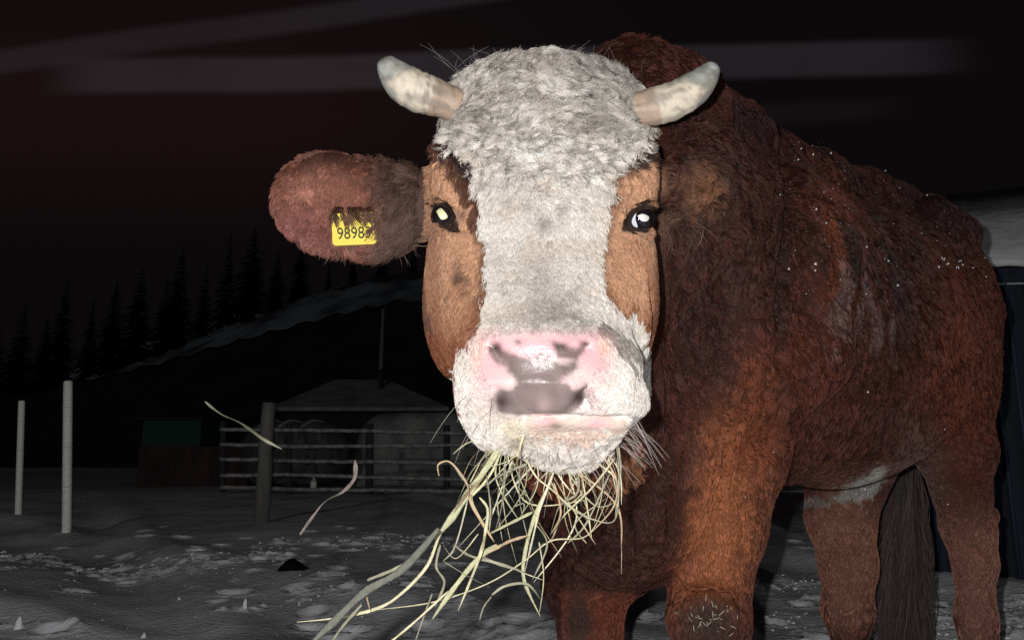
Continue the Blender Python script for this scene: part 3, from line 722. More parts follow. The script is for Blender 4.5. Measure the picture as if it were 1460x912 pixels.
# folds of skin on the neck, shoulder, flank
for pl, a, wd in (([(1112, 240), (1122, 330), (1112, 430), (1105, 500)], -.022, .020), ([(1135, 250), (1160, 330), (1170, 420)], .018, .026), ([(1060, 330), (1075, 430), (1070, 520)], .010, .03),
                  ([(1030, 380), (1040, 470), (1010, 560)], -.010, .02), ([(1112, 560), (1105, 640), (1110, 700)], -.018, .016), ([(1085, 470), (1100, 540), (1098, 600)], .012, .02),
                  ([(1240, 300), (1290, 380), (1300, 470)], -.010, .03), ([(1320, 600), (1345, 540), (1400, 480)], -.014, .022), ([(1385, 420), (1392, 520), (1385, 600)], .010, .02),
                  ([(960, 640), (930, 700), (900, 750)], -.014, .025), ([(1000, 600), (975, 690), (960, 760)], -.020, .016), ([(800, 760), (850, 790), (890, 840)], .010, .02),
                  ([(1180, 735), (1210, 742), (1240, 735)], -.008, .010), ([(1335, 755), (1370, 762), (1410, 750)], -.008, .010), ([(1330, 735), (1365, 745), (1405, 735)], .006, .010),
                  ([(1060, 640), (1045, 720), (1030, 790)], .007, .016), ([(1000, 690), (985, 760), (975, 820)], .006, .013), ([(1025, 700), (1012, 770), (1000, 830)], -.006, .010),
                  ([(985, 862), (1010, 852), (1040, 862)], .007, .012), ([(975, 835), (1010, 828), (1050, 838)], -.006, .012), ([(1400, 700), (1408, 740), (1405, 780)], .008, .012), ([(1350, 770), (1352, 820), (1356, 880)], -.006, .012),
                  ([(1180, 770), (1185, 830), (1190, 890)], .006, .012), ([(1160, 360), (1150, 440), (1140, 520)], -.010, .022), ([(1215, 330), (1205, 420), (1195, 500)], .008, .025), ([(1330, 330), (1350, 400), (1355, 470)], .010, .030),
                  ([(660, 330), (672, 390), (670, 450)], -.004, .010), ([(648, 345), (640, 400), (645, 450)], .004, .012), ([(880, 350), (878, 400), (890, 440)], -.004, .010), ([(905, 350), (915, 400), (920, 450)], .004, .012),
                  ([(930, 420), (925, 500), (915, 545)], -.006, .012)):
    stroke(pl, a, wd)
# soft unevenness of the coat
pxv, pyv, dv = proj(V)
ishead = (dv < 1.07) & (pxv < 960) & (V[:, 2] > .62) & (pyv < 700)
V += NV * (fbm(V, 9, 31, 3) * np.where(ishead, .0015, np.where(V[:, 2] < .66, .004, .010)))[:, None]
foreh = ishead & (pyv < 240) & (pxv > 625) & (pxv < 925)
V += NV * (np.abs(fbm(V, 42, 41, 2)) * np.where(foreh, .008, 0))[:, None]
NV = vnormals(V, Q); bv = bvh_of(V, Q)

# ---- coat pattern: an albedo for any point of the skin
WH = np.array((.82, .765, .70)); TAN = np.array((.66, .375, .225)); BRN = np.array((.070, .0205, .0140)); RED = np.array((.20, .054, .024)); DK = np.array((.035, .020, .017))
PINK = np.array((.82, .42, .46)); GRY = np.array((.20, .15, .145)); DIRT_GAP = np.array((.40, .36, .33))  # last colour: soiled white hair, also the painted dark gaps between curls
BLAZE = [(628, 120), (640, 98), (662, 88), (690, 70), (700, 50), (740, 58), (760, 40), (815, 30), (870, 40), (905, 75), (920, 115), (926, 150), (924, 185), (917, 212), (898, 228), (884, 246), (872, 285), (864, 330), (858, 378), (862, 408), (872, 432), (892, 445), (915, 450), (925, 470), (935, 560), (930, 600), (905, 625), (900, 660), (850, 720), (760, 720), (700, 660), (660, 640), (645, 560), (650, 515), (668, 485), (684, 462), (691, 420), (690, 360), (684, 305), (672, 255), (655, 225), (640, 205), (631, 170)]
CHEEKL = [(606, 208), (630, 205), (650, 240), (668, 270), (682, 330), (688, 400), (682, 450), (660, 482), (600, 470), (600, 300)]
CHEEKR = [(945, 232), (905, 236), (884, 255), (870, 310), (858, 370), (862, 410), (885, 440), (910, 446), (960, 450), (960, 300)]
GREYS = [[(697, 487), (712, 493), (735, 508), (760, 512), (800, 520), (822, 512), (815, 530), (800, 540), (818, 556), (835, 545), (834, 572), (818, 588), (780, 594), (740, 592), (712, 586), (704, 566), (712, 556), (728, 552), (735, 540), (718, 525), (704, 508)],
         [(782, 486), (796, 492), (812, 496), (828, 492), (838, 488), (836, 500), (822, 515), (800, 512), (786, 502)], [(737, 485), (748, 486), (744, 495), (736, 494)], [(760, 508), (772, 500), (782, 510), (775, 518)]]
def paint(p, n, jit=1.0):
    px, py, d = proj(p)
    a = fbm(p, 60, 51, 3); b = fbm(p, 60, 61, 3); X = px + a * 16 * jit; Y = py + b * 16 * jit
    big_ = fbm(p, 5, 71, 3); med = fbm(p, 18, 81, 3); fine = fbm(p, 90, 91, 2)
    N_ = len(p); c = np.tile(BRN, (N_, 1)) * (1 + .35 * med)[:, None]
    def lay(m, col, s=1.0):
        nonlocal c
        m = np.clip(m * s, 0, 1)[:, None]; c = c * (1 - m) + np.asarray(col) * m
    def soft(poly, r=0): return inpoly(X, Y, poly).astype(float)
    def feather(poly, r, x0=None, y0=None):
        x0 = px + a * 11 if x0 is None else x0; y0 = py + b * 11 if y0 is None else y0
        return sum(inpoly(x0 + r * math.cos(q * 2.4) * math.sqrt((q + .5) / 12), y0 + r * math.sin(q * 2.4) * math.sqrt((q + .5) / 12), poly) for q in range(12)) / 12.0
    def blob(cx, cy, rx, ry, pw=2): return np.exp(-((((px - cx) / rx) ** 2 + ((py - cy) / ry) ** 2) ** (pw / 2)))
    # body tones
    body = (d > 1.07) | (px > 955)
    lay(body * sstep(.05, .5, big_), BRN * .6, .8)
    lay(body * blob(1030, 380, 95, 260, 5), np.array((.046, .017, .0145)), .65); lay(body * blob(1170, 300, 34, 110, 3) * sstep(-.3, .2, med), RED * .8, .5)
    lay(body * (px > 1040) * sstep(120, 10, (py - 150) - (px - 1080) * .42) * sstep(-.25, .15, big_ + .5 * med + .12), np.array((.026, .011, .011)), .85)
    lay(body * np.exp(-(np.abs((px + a * 26 - (1046 - np.clip(py - 640, 0, 300) * .17)) / 56) ** 2.4 + np.abs((py - 730) / 150) ** 4)) , np.array((.44, .145, .060)), .95); lay(body * blob(1075, 590, 32, 120, 3), RED, .75)
    lay(body * blob(1150, 520, 60, 100, 2), RED * .8, .55); lay(body * blob(1370, 560, 60, 160, 3), RED * .9, .6)
    lay(body * blob(1190, 350, 25, 110, 3), RED * 1.0, .55)  # with the red strip above, paints a highlight on the shoulder bulge
    lay(body * blob(1200, 800, 70, 110, 6), np.array((.30, .135, .085)), .85); lay(body * (px > 1320) * sstep(690, 780, py), np.array((.28, .125, .085)), .85)
    lay(body * sstep(14, -14, px + a * 14 - (1004 - np.clip(py - 640, 0, 300) * .26)) * sstep(600, 720, py) * (d > 1.1), BRN * .62, .75)
    lay(body * (px < 905) * (px > 800) * sstep(835, 850, py), RED * 1.1, .75)
    lay(body * blob(1010, 885, 42, 36, 4), DK * 1.6, .95); lay(body * blob(825, 885, 22, 40, 4), DK * 1.6, .9)
    st = fbm(p * np.array((1, 1, .22)), 30, 101, 3)
    lay(body * blob(1240, 380, 90, 110, 4) * sstep(-.05, .2, st), DK, .9)
    lay(body * blob(1245, 420, 75, 90, 4) * sstep(.10, .34, -st) * sstep(-.2, .2, med), np.array((.20, .14, .135)), .65)
    lay(body * blob(1200, 480, 25, 35) * sstep(-.1, .2, st), np.array((.25, .19, .18)), .6)
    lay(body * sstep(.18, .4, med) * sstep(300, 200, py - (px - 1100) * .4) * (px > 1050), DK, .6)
    lay(body * blob(1110, 370, 14, 120, 4), DK, .7)  # shade of the shoulder crease painted into the coat
    under = (d > 1.72) & (p[:, 2] < .70) & (px > 1183) & (px > 1100) & (px < 1275) & (py < 722) & (py > 640) & (n[:, 2] < .45)
    lay((d > 1.5) * feather([(1178, 708), (1205, 692), (1232, 678), (1266, 660), (1262, 680), (1246, 708), (1228, 715), (1200, 716)], 6), WH * .42, .9); lay((d > 1.4) * (px > 1105) * (px < 1185) * (p[:, 2] < .62) * sstep(705, 712, py + a * 8) * (py < 722), WH * .3, .6)  # white of udder and belly darkened in colour for the shade there
    lay(body * blob(1310, 690, 40, 90, 4), np.array((.15, .10, .085)), .6)
    # left side ear (the cow's left), tan and curly
    lay(blob(1000, 268, 52, 58, 6) * (d < 1.25), DK * 1.2, .6); lay(blob(994, 272, 38, 40, 4) * (d < 1.2) * (.75 + .5 * sstep(-.2, .2, fbm(p, 40, 78, 2))), np.array((.25, .115, .062)), .75)
    # head
    hd = (d < 1.10) & (p[:, 2] > .55) & (px < 960) & (px > 600)
    lay(hd * (px > 580), BRN * 1.3, .5)
    side = hd & (py > 430)
    lay(side, RED * .9, .8)
    front = hd * sstep(-.25, .1, (n @ ev))
    lay(hd * (px > 932) * (py > 425), BRN * 1.1, .85)
    lay(hd * feather(CHEEKL, 12, X, Y), TAN, .95); lay(hd * feather(CHEEKR, 12, X, Y), TAN, .95)
    lay(hd * sstep(.1, .45, fbm(p, 14, 501, 3)) * (px < 960), RED * 1.3, .35)
    lay(hd * sstep(395, 470, py) * (px < 700), np.array((.26, .10, .05)), .7); lay(hd * sstep(360, 450, py) * (px > 850), np.array((.40, .19, .10)), .5); lay(hd * blob(618, 380, 14, 120, 3), BRN * 1.5, .55)
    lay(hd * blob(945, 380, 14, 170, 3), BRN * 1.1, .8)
    lay(hd * soft(CHEEKL) * sstep(.12, .3, med) * (py > 340), DK * 2, .7)
    lay(hd * blob(660, 395, 20, 10) * sstep(-.1, .2, fine), DK * 2, .7)
    lay(hd * (soft([(612, 160), (634, 165), (642, 210), (672, 262), (684, 330), (676, 330), (655, 270), (628, 225), (606, 215)])), BRN * .9, .8)
    lay(hd * soft([(636, 205), (660, 212), (672, 245), (664, 262), (650, 240), (638, 224)]), DK, .95)
    lay(hd * soft([(885, 236), (902, 216), (925, 205), (940, 225), (918, 236), (900, 244)]), DK * 1.3, .9)
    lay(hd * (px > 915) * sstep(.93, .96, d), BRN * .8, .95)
    # blaze
    fj = vnoise(p, 420, 77) * 5; bl = hd * inpoly(px + a * 12 + fj, py + b * 12 + fj, BLAZE) * ((d < .845) | (py < 560)) * ((px < 929) | (py < 440)); lay(bl, WH * 1.0, 1.0)
    lay(bl * sstep(.02, .35, med) * sstep(.0, .2, fine + .1), DIRT_GAP * 1.1, .55)
    rid = np.abs(fbm(p, 62, 401, 2)); rid2 = np.abs(fbm(p, 38, 402, 2)); up_ = sstep(330, 230, py)
    lay(bl * up_ * sstep(.085, .01, rid), DIRT_GAP * .52, .62); lay(bl * up_ * sstep(.05, .0, rid2), DIRT_GAP * .35, .5)  # dark lines painted round the curls as shaded gaps between locks
    lay(bl * up_ * sstep(.0, .35, fbm(p, 11, 403, 2)), DIRT_GAP * .85, .55)
    lay(bl * sstep(.1, .4, fbm(p, 26, 404, 3)), np.array((.70, .60, .48)), .4)
    lay(bl * blob(850, 170, 60, 60) * sstep(-.25, .2, med + fine * .5), DIRT_GAP * .75, .75)
    lay(bl * blob(800, 110, 45, 60) * sstep(-.1, .3, fine), DIRT_GAP * 1.1, .6)
    for (cx, cy, rx, ry, s) in ((752, 292, 8, 6, .5), (775, 318, 14, 12, .75), (770, 400, 22, 40, .4), (800, 430, 40, 20, .35), (800, 300, 6, 14, .5), (720, 240, 30, 50, .15), (872, 470, 30, 10, .5)): lay(bl * blob(cx, cy, rx, ry), DIRT_GAP * .8, s)
    for pl in ([(850, 455), (880, 466), (905, 485), (918, 515), (912, 520), (896, 500), (868, 480), (846, 466)], [(875, 480), (900, 505), (915, 540), (905, 535), (885, 508)]):
        lay(bl * inpoly(X, Y, pl), DIRT_GAP * .45, .75)
    lay(hd * inpoly(X, Y, [(858, 410), (870, 440), (880, 446), (868, 428)]), RED, .5)
    # muzzle
    mz = hd * (py > 462) * (py < 600) * (d < .76)
    for (cx, cy, rx, ry, s) in ((770, 495, 75, 24, .9), (700, 512, 26, 40, .85), (845, 505, 26, 36, .8), (770, 560, 80, 34, .55), (805, 545, 30, 10, .4)): lay(mz * blob(cx, cy, rx, ry, 3), PINK, s)
    for (cx, cy) in ((682, 500), (862, 492)): lay(mz * blob(cx, cy, 9, 16), np.array((.86, .60, .42)), .5)
    X2 = px + a * 7; Y2 = py + b * 7
    for i, g in enumerate(GREYS): lay(mz * feather(g, 3.5), GRY * (1 + .3 * fine[:, None]), .92)
    for (cx, cy, rx, ry) in ((706, 495, 8, 7), (800, 494, 12, 6), (714, 573, 12, 13), (828, 567, 12, 13), (835, 490, 6, 4)): lay(mz * blob(cx, cy, rx, ry), DK * .9, .92)
    lay(mz * blob(775, 578, 10, 16), np.array((.5, .36, .34)), .6)
    # lower lip
    lo_ = hd * (py + a * 12 > 594) * (py + b * 26 < 619) * (px + a * 20 > 752) * (px < 895)
    lay(lo_, np.array((.70, .47, .36)), .6); lay(lo_ * blob(775, 600, 18, 8) , PINK, .8); lay(lo_ * blob(852, 603, 16, 8), PINK, .9); lay(lo_ * blob(792, 606, 10, 6), DK * 3, .6)
    lay(hd * blob(735, 620, 22, 26) * (py > 595), np.array((.62, .50, .30)), .5)
    # eyes' dark rims
    for pl, s in (([(612, 293), (624, 288), (638, 290), (647, 302), (655, 318), (658, 331), (646, 330), (630, 325), (622, 312)], .96),
               ([(887, 327), (891, 310), (903, 295), (920, 290), (938, 293), (942, 303), (929, 319), (922, 333), (905, 332)], .96)): lay(hd * inpoly(px + a * 4, py + b * 4, pl), DK * .9, s)
    lay(hd * blob(655, 310, 5, 10), np.array((.35, .2, .2)), .5)
    # right-hand edge tuft of tan beside the far eye
    lay((d < 1.2) * blob(945, 318, 14, 22), np.array((.22, .12, .07)), .6)
    # big ear
    er = (px < 606) & (py < 420) & (d < 1.15)
    lay(er, np.array((.235, .092, .062)), 1.0); lay(er * sstep(0, .3, med), np.array((.33, .15, .11)), .6)
    lay(er * blob(435, 275, 16, 14), np.array((.62, .28, .20)), .8); lay(er * blob(480, 280, 40, 30), np.array((.40, .17, .11)), .45)
    lay(er * blob(440, 325, 70, 36), np.array((.36, .15, .13)), .7); lay(er * sstep(245, 225, py) , np.array((.12, .055, .038)), .6)
    lay(er * sstep(510, 560, px + 20 * a), np.array((.105, .068, .052)), .85)
    # hooves
    lay(p[:, 2] < .075, DK, 1)
    return np.clip(c, .004, .9)
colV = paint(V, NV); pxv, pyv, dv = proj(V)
keepc = (pyv > 465) & (pyv < 625) & (dv < .80) & (pxv > 670) & (pxv < 900)
skf = np.where(((dv < 1.0) & (pyv > 250))[:, None], .72, .45) + .25 * sstep(.3, .7, colV[:, 1:2])  # skin under the fur darkened, painting shade into gaps between locks
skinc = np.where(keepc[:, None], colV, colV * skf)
cow = empty('cow', tuple(B(.4, 0, 0) * np.array((1, 1, 0)))); tag(cow, 'brown cow with a white blazed face, short horns and a yellow ear tag, chewing hay', 'cow')
m_skin = mat('cow_hide', rough=.75, attr='coat', bump=(220, .5, .004), spec=.2)
body = fast_mesh('body', V, Q, m_skin, cow)
# flesh of the nose is wetter: a second material on its faces
m_nose = mat('wet_nose', rough=.30, attr='coat', bump=(210, .32, .002), spec=.38)
body.data.materials.append(m_nose)
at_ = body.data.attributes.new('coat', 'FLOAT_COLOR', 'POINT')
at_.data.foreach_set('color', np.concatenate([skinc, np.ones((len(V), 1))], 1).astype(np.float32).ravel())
fc = V[Q].mean(1); fpx, fpy, fd = proj(fc)
NOSE = [(690, 484), (720, 476), (770, 472), (830, 476), (858, 486), (856, 520), (836, 545), (838, 585), (800, 597), (735, 597), (704, 585), (702, 550), (684, 520)]
isn = inpoly(fpx, fpy, NOSE) & (fd < .74); body.data.polygons.foreach_set('material_index', isn.astype(np.int32)); body.data.update()

# ---- fur
def hair_obj(name, roots, K, pos, rad, col, m, parent):
    n = len(roots); hc = bpy.data.hair_curves.new(name); hc.add_curves([K] * n)
    pos = pos - np.array(wloc(parent))
    hc.points.foreach_set('position', pos.reshape(-1).astype(np.float32))
    ra = hc.attributes.get('radius') or hc.attributes.new('radius', 'FLOAT', 'POINT')
    ra.data.foreach_set('value', rad.reshape(-1).astype(np.float32))
    a = hc.attributes.new('coat', 'FLOAT_COLOR', 'CURVE'); a.data.foreach_set('color', np.concatenate([col, np.ones((n, 1))], 1).astype(np.float32).ravel())
    hc.materials.append(m); o = bpy.data.objects.new(name, hc); COL.objects.link(o); o.parent = parent; return o
m_fur = mat('fur', rough=.45, attr='coat', spec=.3)
nt_ = m_fur.node_tree; b_ = nt_.nodes['Principled BSDF']; at2 = [n for n in nt_.nodes if n.type == 'ATTRIBUTE'][0]
hi_ = nt_.nodes.new('ShaderNodeHairInfo'); rp = nt_.nodes.new('ShaderNodeMapRange'); rp.inputs[1].default_value = 0; rp.inputs[2].default_value = .55; rp.inputs[3].default_value = .40; rp.inputs[4].default_value = 1.10  # root end of each hair darkened in colour as painted shade
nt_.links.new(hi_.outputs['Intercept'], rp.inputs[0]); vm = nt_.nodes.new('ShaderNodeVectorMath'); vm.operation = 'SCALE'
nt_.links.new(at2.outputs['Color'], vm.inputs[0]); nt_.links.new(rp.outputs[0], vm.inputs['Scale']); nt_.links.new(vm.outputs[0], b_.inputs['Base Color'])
tri = V[Q]; fn = np.cross(tri[:, 2] - tri[:, 0], tri[:, 3] - tri[:, 1]); fa = np.linalg.norm(fn, axis=1) / 2; fnn = fn / (fa[:, None] * 2 + 1e-12)
fpx, fpy, fd = proj(fc); vis = ((CAMP - fc) * fnn).sum(1) / np.linalg.norm(CAMP - fc, axis=1)
def sample(mask, dens):
    wgt = fa * dens * mask; n = int(wgt.sum()); i = rng.choice(len(fa), n, p=wgt / wgt.sum())
    u, v = rng.random(n), rng.random(n); a, b, c, d = (tri[i, k] for k in range(4))
    p = (a * ((1 - u) * (1 - v))[:, None] + b * (u * (1 - v))[:, None] + c * (u * v)[:, None] + d * ((1 - u) * v)[:, None])
    nn = NV[Q[i]].mean(1); nn /= np.linalg.norm(nn, axis=1)[:, None]; return p, nn
def fur(name, mask, dens, flow, length, width, lift, curl, turns, clump, csize, K=6, m=None, varc=.22, seed=0, colf=None, messy=.25, part=None, fade=None):
    p, n = sample(mask, dens)
    if part:
        fr, pa, pw, zs = part; S3 = np.array((1, 1, zs))
        def field(q): w_ = np.stack([fbm(q, fr * .35, 301, 2), fbm(q, fr * .35, 302, 2), fbm(q, fr * .35, 303, 2)], -1) * (.9 / fr); return fbm((q + w_) * S3, fr, 311, 2)
        f0 = field(p); kp = rng.random(len(p)) < sstep(pw * .15, pw * .7, np.abs(f0)) + .12; p = p[kp]; n = n[kp]; f0 = f0[kp]
        e_ = .1 / fr; gr_ = np.stack([field(p + np.array(a) * e_) - f0 for a in ((1, 0, 0), (0, 1, 0), (0, 0, 1))], -1); gr_ -= n * (gr_ * n).sum(1)[:, None]; gr_ /= np.linalg.norm(gr_, axis=1)[:, None] + 1e-9
        fd_ = fade(p) if fade else np.ones(len(p))
        push = gr_ * fd_[:, None] * (np.sign(f0) * pa * np.exp(-np.abs(f0) / pw))[:, None]; bulge = fd_ * (1 - np.exp(-np.abs(f0) / pw))
    else: push = None
    N_ = len(p)
    ncl = max(8, int(N_ * 1.0 / csize)); ci = rng.choice(N_, min(ncl, N_), replace=False); kd = KDTree(len(ci))
    for a, i in enumerate(ci): kd.insert(Vector(p[i]), a)
    kd.balance(); near = np.array([kd.find(Vector(q))[1] for q in p]); C0 = p[ci][near]; nC = n[ci][near]
    d = flow(C0, nC) * (1 - messy * .4) + flow(p, n) * (messy * .4) + rng.normal(0, messy * .35, (N_, 3)) + (rng.normal(0, messy, (len(ci), 3)))[near]
    d -= n * (d * n).sum(1)[:, None]; d /= np.linalg.norm(d, axis=1)[:, None] + 1e-9; side = np.cross(n, d)
    Ln = length(p) * (.7 + .6 * rng.random(N_)) * (.75 + .5 * rng.random(len(ci)))[near]
    ph = 6.283 * rng.random(len(ci))[near] + rng.normal(0, .35, N_); sg = np.where(rng.random(len(ci)) < .5, -1, 1)[near]
    lf_ = lift * (.5 + rng.random(N_)); cu = curl(p)
    ts = np.linspace(0, 1, K); pos = np.zeros((N_, K, 3))
    for k, t in enumerate(ts):
        wv = cu * t ** .8; an = ph + 6.283 * turns * t * sg
        q = p + d * (Ln * t)[:, None] * .95 + n * ((Ln * lf_) * (t - .55 * t * t))[:, None] + side * (wv * (np.sin(an) - np.sin(ph)))[:, None] + n * (wv * .6 * (np.cos(an) - np.cos(ph)) * .8 + wv * .5)[:, None]
        q = q + (C0 - p) * (clump * t ** 1.3)
        if push is not None: q = q + push * t ** .7 + n * (pa * .5 * bulge * t)[:, None]
        pos[:, k] = q
    rad = np.outer(width(p) * (.6 + .8 * rng.random(N_)), np.interp(ts, [0, .15, .7, 1], [.8, 1, .75, .12])) / 2
    c = (colf or paint)(p, n); c = c * np.exp(rng.normal(0, varc, N_) + rng.normal(0, varc * 1.1, len(ci))[near])[:, None]
    c = np.clip(c, .003, .88)
    return hair_obj(name, p, K, pos, rad, c, m or m_fur, body)
DOWN = np.array((0, 0, -1.0))
facing = np.where(vis > -.25, 1.0, .12)
headm = (fd < 1.09) & (fpx < 952) & (fpx > 604) & (fc[:, 2] > .6) & (fpy < 720)
earm = (fpx <= 604) & (fd < 1.2) & (fc[:, 2] > .85)
ear2m = (np.abs(fpx - 995) < 48) & (np.abs(fpy - 272) < 52) & (fd < 1.14)
eyem = (((fpx - 635) / 15) ** 2 + ((fpy - 308) / 12) ** 2 < 1) | (((fpx - 909) / 19) ** 2 + ((fpy - 311) / 14) ** 2 < 1)
hoofm = fc[:, 2] < .09
low = fc[:, 2] < .25
def flow_face(p, n):
    px, py, d = proj(p); r = es[None] + el[None] * ((px - 780) / 160 * .6 + fbm(p, 12, 5, 2) * .5)[:, None]
    return r
def flow_fore(p, n):
    px, py, d = proj(p); ed = np.clip(np.abs(px - 778) / 150, 0, 1.2); a = (fbm(p, 16, 7, 2) * 4.2 + .3) * (1 - .55 * ed ** 3); return es[None] * np.cos(a)[:, None] + el[None] * np.sin(a)[:, None]
def flow_body(p, n):
    a = fbm(p, 4, 8, 2); return np.array((bb[0] * .45, bb[1] * .45, -.8))[None] + AXB[1][None] * (a * .8)[:, None] + AXB[0][None] * (fbm(p, 9, 12, 2) * .8)[:, None]
# short smooth hair of the face
K1 = lambda v: (lambda p: np.full(len(p), v))
fjit = vnoise(fc, 40, 5) * 30 + vnoise(fc, 330, 6) * 40
foref = headm & (fpy + fjit < 270) & (fpx > 622) & (fpx < 930) & (fnn @ ev > -.3)
eyez = ((fpx - 634) / 34) ** 2 + ((fpy - 308) / 30) ** 2 < 1
eyez |= ((fpx - 912) / 34) ** 2 + ((fpy - 312) / 28) ** 2 < 1
def near_eye(p):
    px, py, d = proj(p); return np.minimum(((px - 634) / 40) ** 2 + ((py - 308) / 36) ** 2, ((px - 912) / 40) ** 2 + ((py - 312) / 34) ** 2)
chinm = headm & (fpy > 622) & (fpx > 725)
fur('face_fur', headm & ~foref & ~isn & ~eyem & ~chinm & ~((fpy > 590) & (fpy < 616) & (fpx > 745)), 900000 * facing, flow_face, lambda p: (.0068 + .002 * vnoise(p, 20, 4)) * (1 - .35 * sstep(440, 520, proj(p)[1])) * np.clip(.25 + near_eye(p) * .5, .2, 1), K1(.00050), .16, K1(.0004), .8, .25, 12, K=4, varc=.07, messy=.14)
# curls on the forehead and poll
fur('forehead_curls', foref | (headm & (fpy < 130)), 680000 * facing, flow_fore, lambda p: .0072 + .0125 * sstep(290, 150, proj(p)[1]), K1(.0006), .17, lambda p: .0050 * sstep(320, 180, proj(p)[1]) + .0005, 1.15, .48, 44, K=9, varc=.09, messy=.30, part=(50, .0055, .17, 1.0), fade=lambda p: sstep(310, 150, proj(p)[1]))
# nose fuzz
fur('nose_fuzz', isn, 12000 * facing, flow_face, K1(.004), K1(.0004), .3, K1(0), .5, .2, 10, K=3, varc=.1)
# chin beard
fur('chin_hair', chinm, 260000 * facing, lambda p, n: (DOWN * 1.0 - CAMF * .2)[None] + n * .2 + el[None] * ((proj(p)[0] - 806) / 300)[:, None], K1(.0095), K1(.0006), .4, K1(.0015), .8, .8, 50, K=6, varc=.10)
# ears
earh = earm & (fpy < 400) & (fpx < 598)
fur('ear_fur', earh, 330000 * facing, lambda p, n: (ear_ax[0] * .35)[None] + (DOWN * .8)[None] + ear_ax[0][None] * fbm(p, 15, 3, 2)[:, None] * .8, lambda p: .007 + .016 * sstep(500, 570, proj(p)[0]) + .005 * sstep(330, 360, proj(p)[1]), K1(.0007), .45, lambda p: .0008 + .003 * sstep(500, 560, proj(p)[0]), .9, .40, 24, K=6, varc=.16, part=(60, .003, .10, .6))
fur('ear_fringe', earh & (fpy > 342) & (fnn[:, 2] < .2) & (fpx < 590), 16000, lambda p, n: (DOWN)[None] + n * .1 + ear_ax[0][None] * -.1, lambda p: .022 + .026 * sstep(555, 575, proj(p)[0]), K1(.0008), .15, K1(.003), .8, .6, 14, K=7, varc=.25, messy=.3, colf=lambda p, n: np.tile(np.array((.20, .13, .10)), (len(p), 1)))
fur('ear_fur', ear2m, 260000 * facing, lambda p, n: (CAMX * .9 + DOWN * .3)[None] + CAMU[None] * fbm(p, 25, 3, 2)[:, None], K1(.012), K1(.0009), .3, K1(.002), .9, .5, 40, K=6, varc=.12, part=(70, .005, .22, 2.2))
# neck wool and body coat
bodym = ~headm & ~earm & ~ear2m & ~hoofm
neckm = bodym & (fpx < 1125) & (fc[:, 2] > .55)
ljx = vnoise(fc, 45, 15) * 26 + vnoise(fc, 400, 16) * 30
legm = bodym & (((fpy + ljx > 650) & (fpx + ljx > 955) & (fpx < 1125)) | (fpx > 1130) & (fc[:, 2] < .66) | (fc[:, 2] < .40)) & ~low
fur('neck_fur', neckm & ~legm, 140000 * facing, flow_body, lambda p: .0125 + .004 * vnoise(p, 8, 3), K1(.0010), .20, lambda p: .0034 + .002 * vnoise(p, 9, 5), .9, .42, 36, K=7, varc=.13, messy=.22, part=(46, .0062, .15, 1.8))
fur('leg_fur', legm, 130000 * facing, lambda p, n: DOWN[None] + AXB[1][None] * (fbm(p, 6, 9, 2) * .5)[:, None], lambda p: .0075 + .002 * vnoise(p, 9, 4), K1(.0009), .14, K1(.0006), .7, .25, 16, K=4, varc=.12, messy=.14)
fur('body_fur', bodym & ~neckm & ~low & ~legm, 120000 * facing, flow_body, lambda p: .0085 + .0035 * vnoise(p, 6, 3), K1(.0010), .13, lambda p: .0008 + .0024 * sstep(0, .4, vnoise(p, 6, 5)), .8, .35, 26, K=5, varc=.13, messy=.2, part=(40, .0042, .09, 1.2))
fur('leg_fur', bodym & low, 30000 * facing, lambda p, n: DOWN[None] + n * 0, K1(.012), K1(.0016), .25, K1(.001), .6, .4, 20, K=4, varc=.15)
# tail switch
tp = spline([P(1293, 640, 2.40), P(1292, 720, 2.41), P(1290, 830, 2.42), P(1288, 960, 2.42)], 50); n_ = 3200; K = 10
i0 = rng.integers(0, 24, n_); an = rng.random(n_) * 6.283; rr = rng.random(n_) ** .5 * .05
pos = np.zeros((n_, K, 3))
for k in range(K):
    f = k / (K - 1); ii = np.clip((i0 + f * 26).astype(int), 0, 49); c = tp[ii]; sp = (.35 + .75 * np.sin(np.clip(f * 1.1 + i0 / 60, 0, 1.4)))
    pos[:, k] = c + np.stack([np.cos(an) * rr * sp * 1.25, np.sin(an) * rr * sp, 0 * an], -1) + np.stack([np.sin(f * 9 + an * 3 + np.floor(an * 5)) * .011, np.cos(f * 7 + an * 4) * .008, 0 * an], -1) * f ** .7 + np.stack([np.sign(np.cos(an)) * (rr > .047) * .02 * f, 0 * an, 0 * an], -1)
ct = np.tile(np.array((.055, .038, .036)), (n_, 1)) * np.exp(rng.normal(0, .35, n_))[:, None]
hair_obj('tail_switch', pos[:, 0], K, pos, np.outer(np.full(n_, .0018), np.linspace(1, .4, K)), ct, m_fur, body)

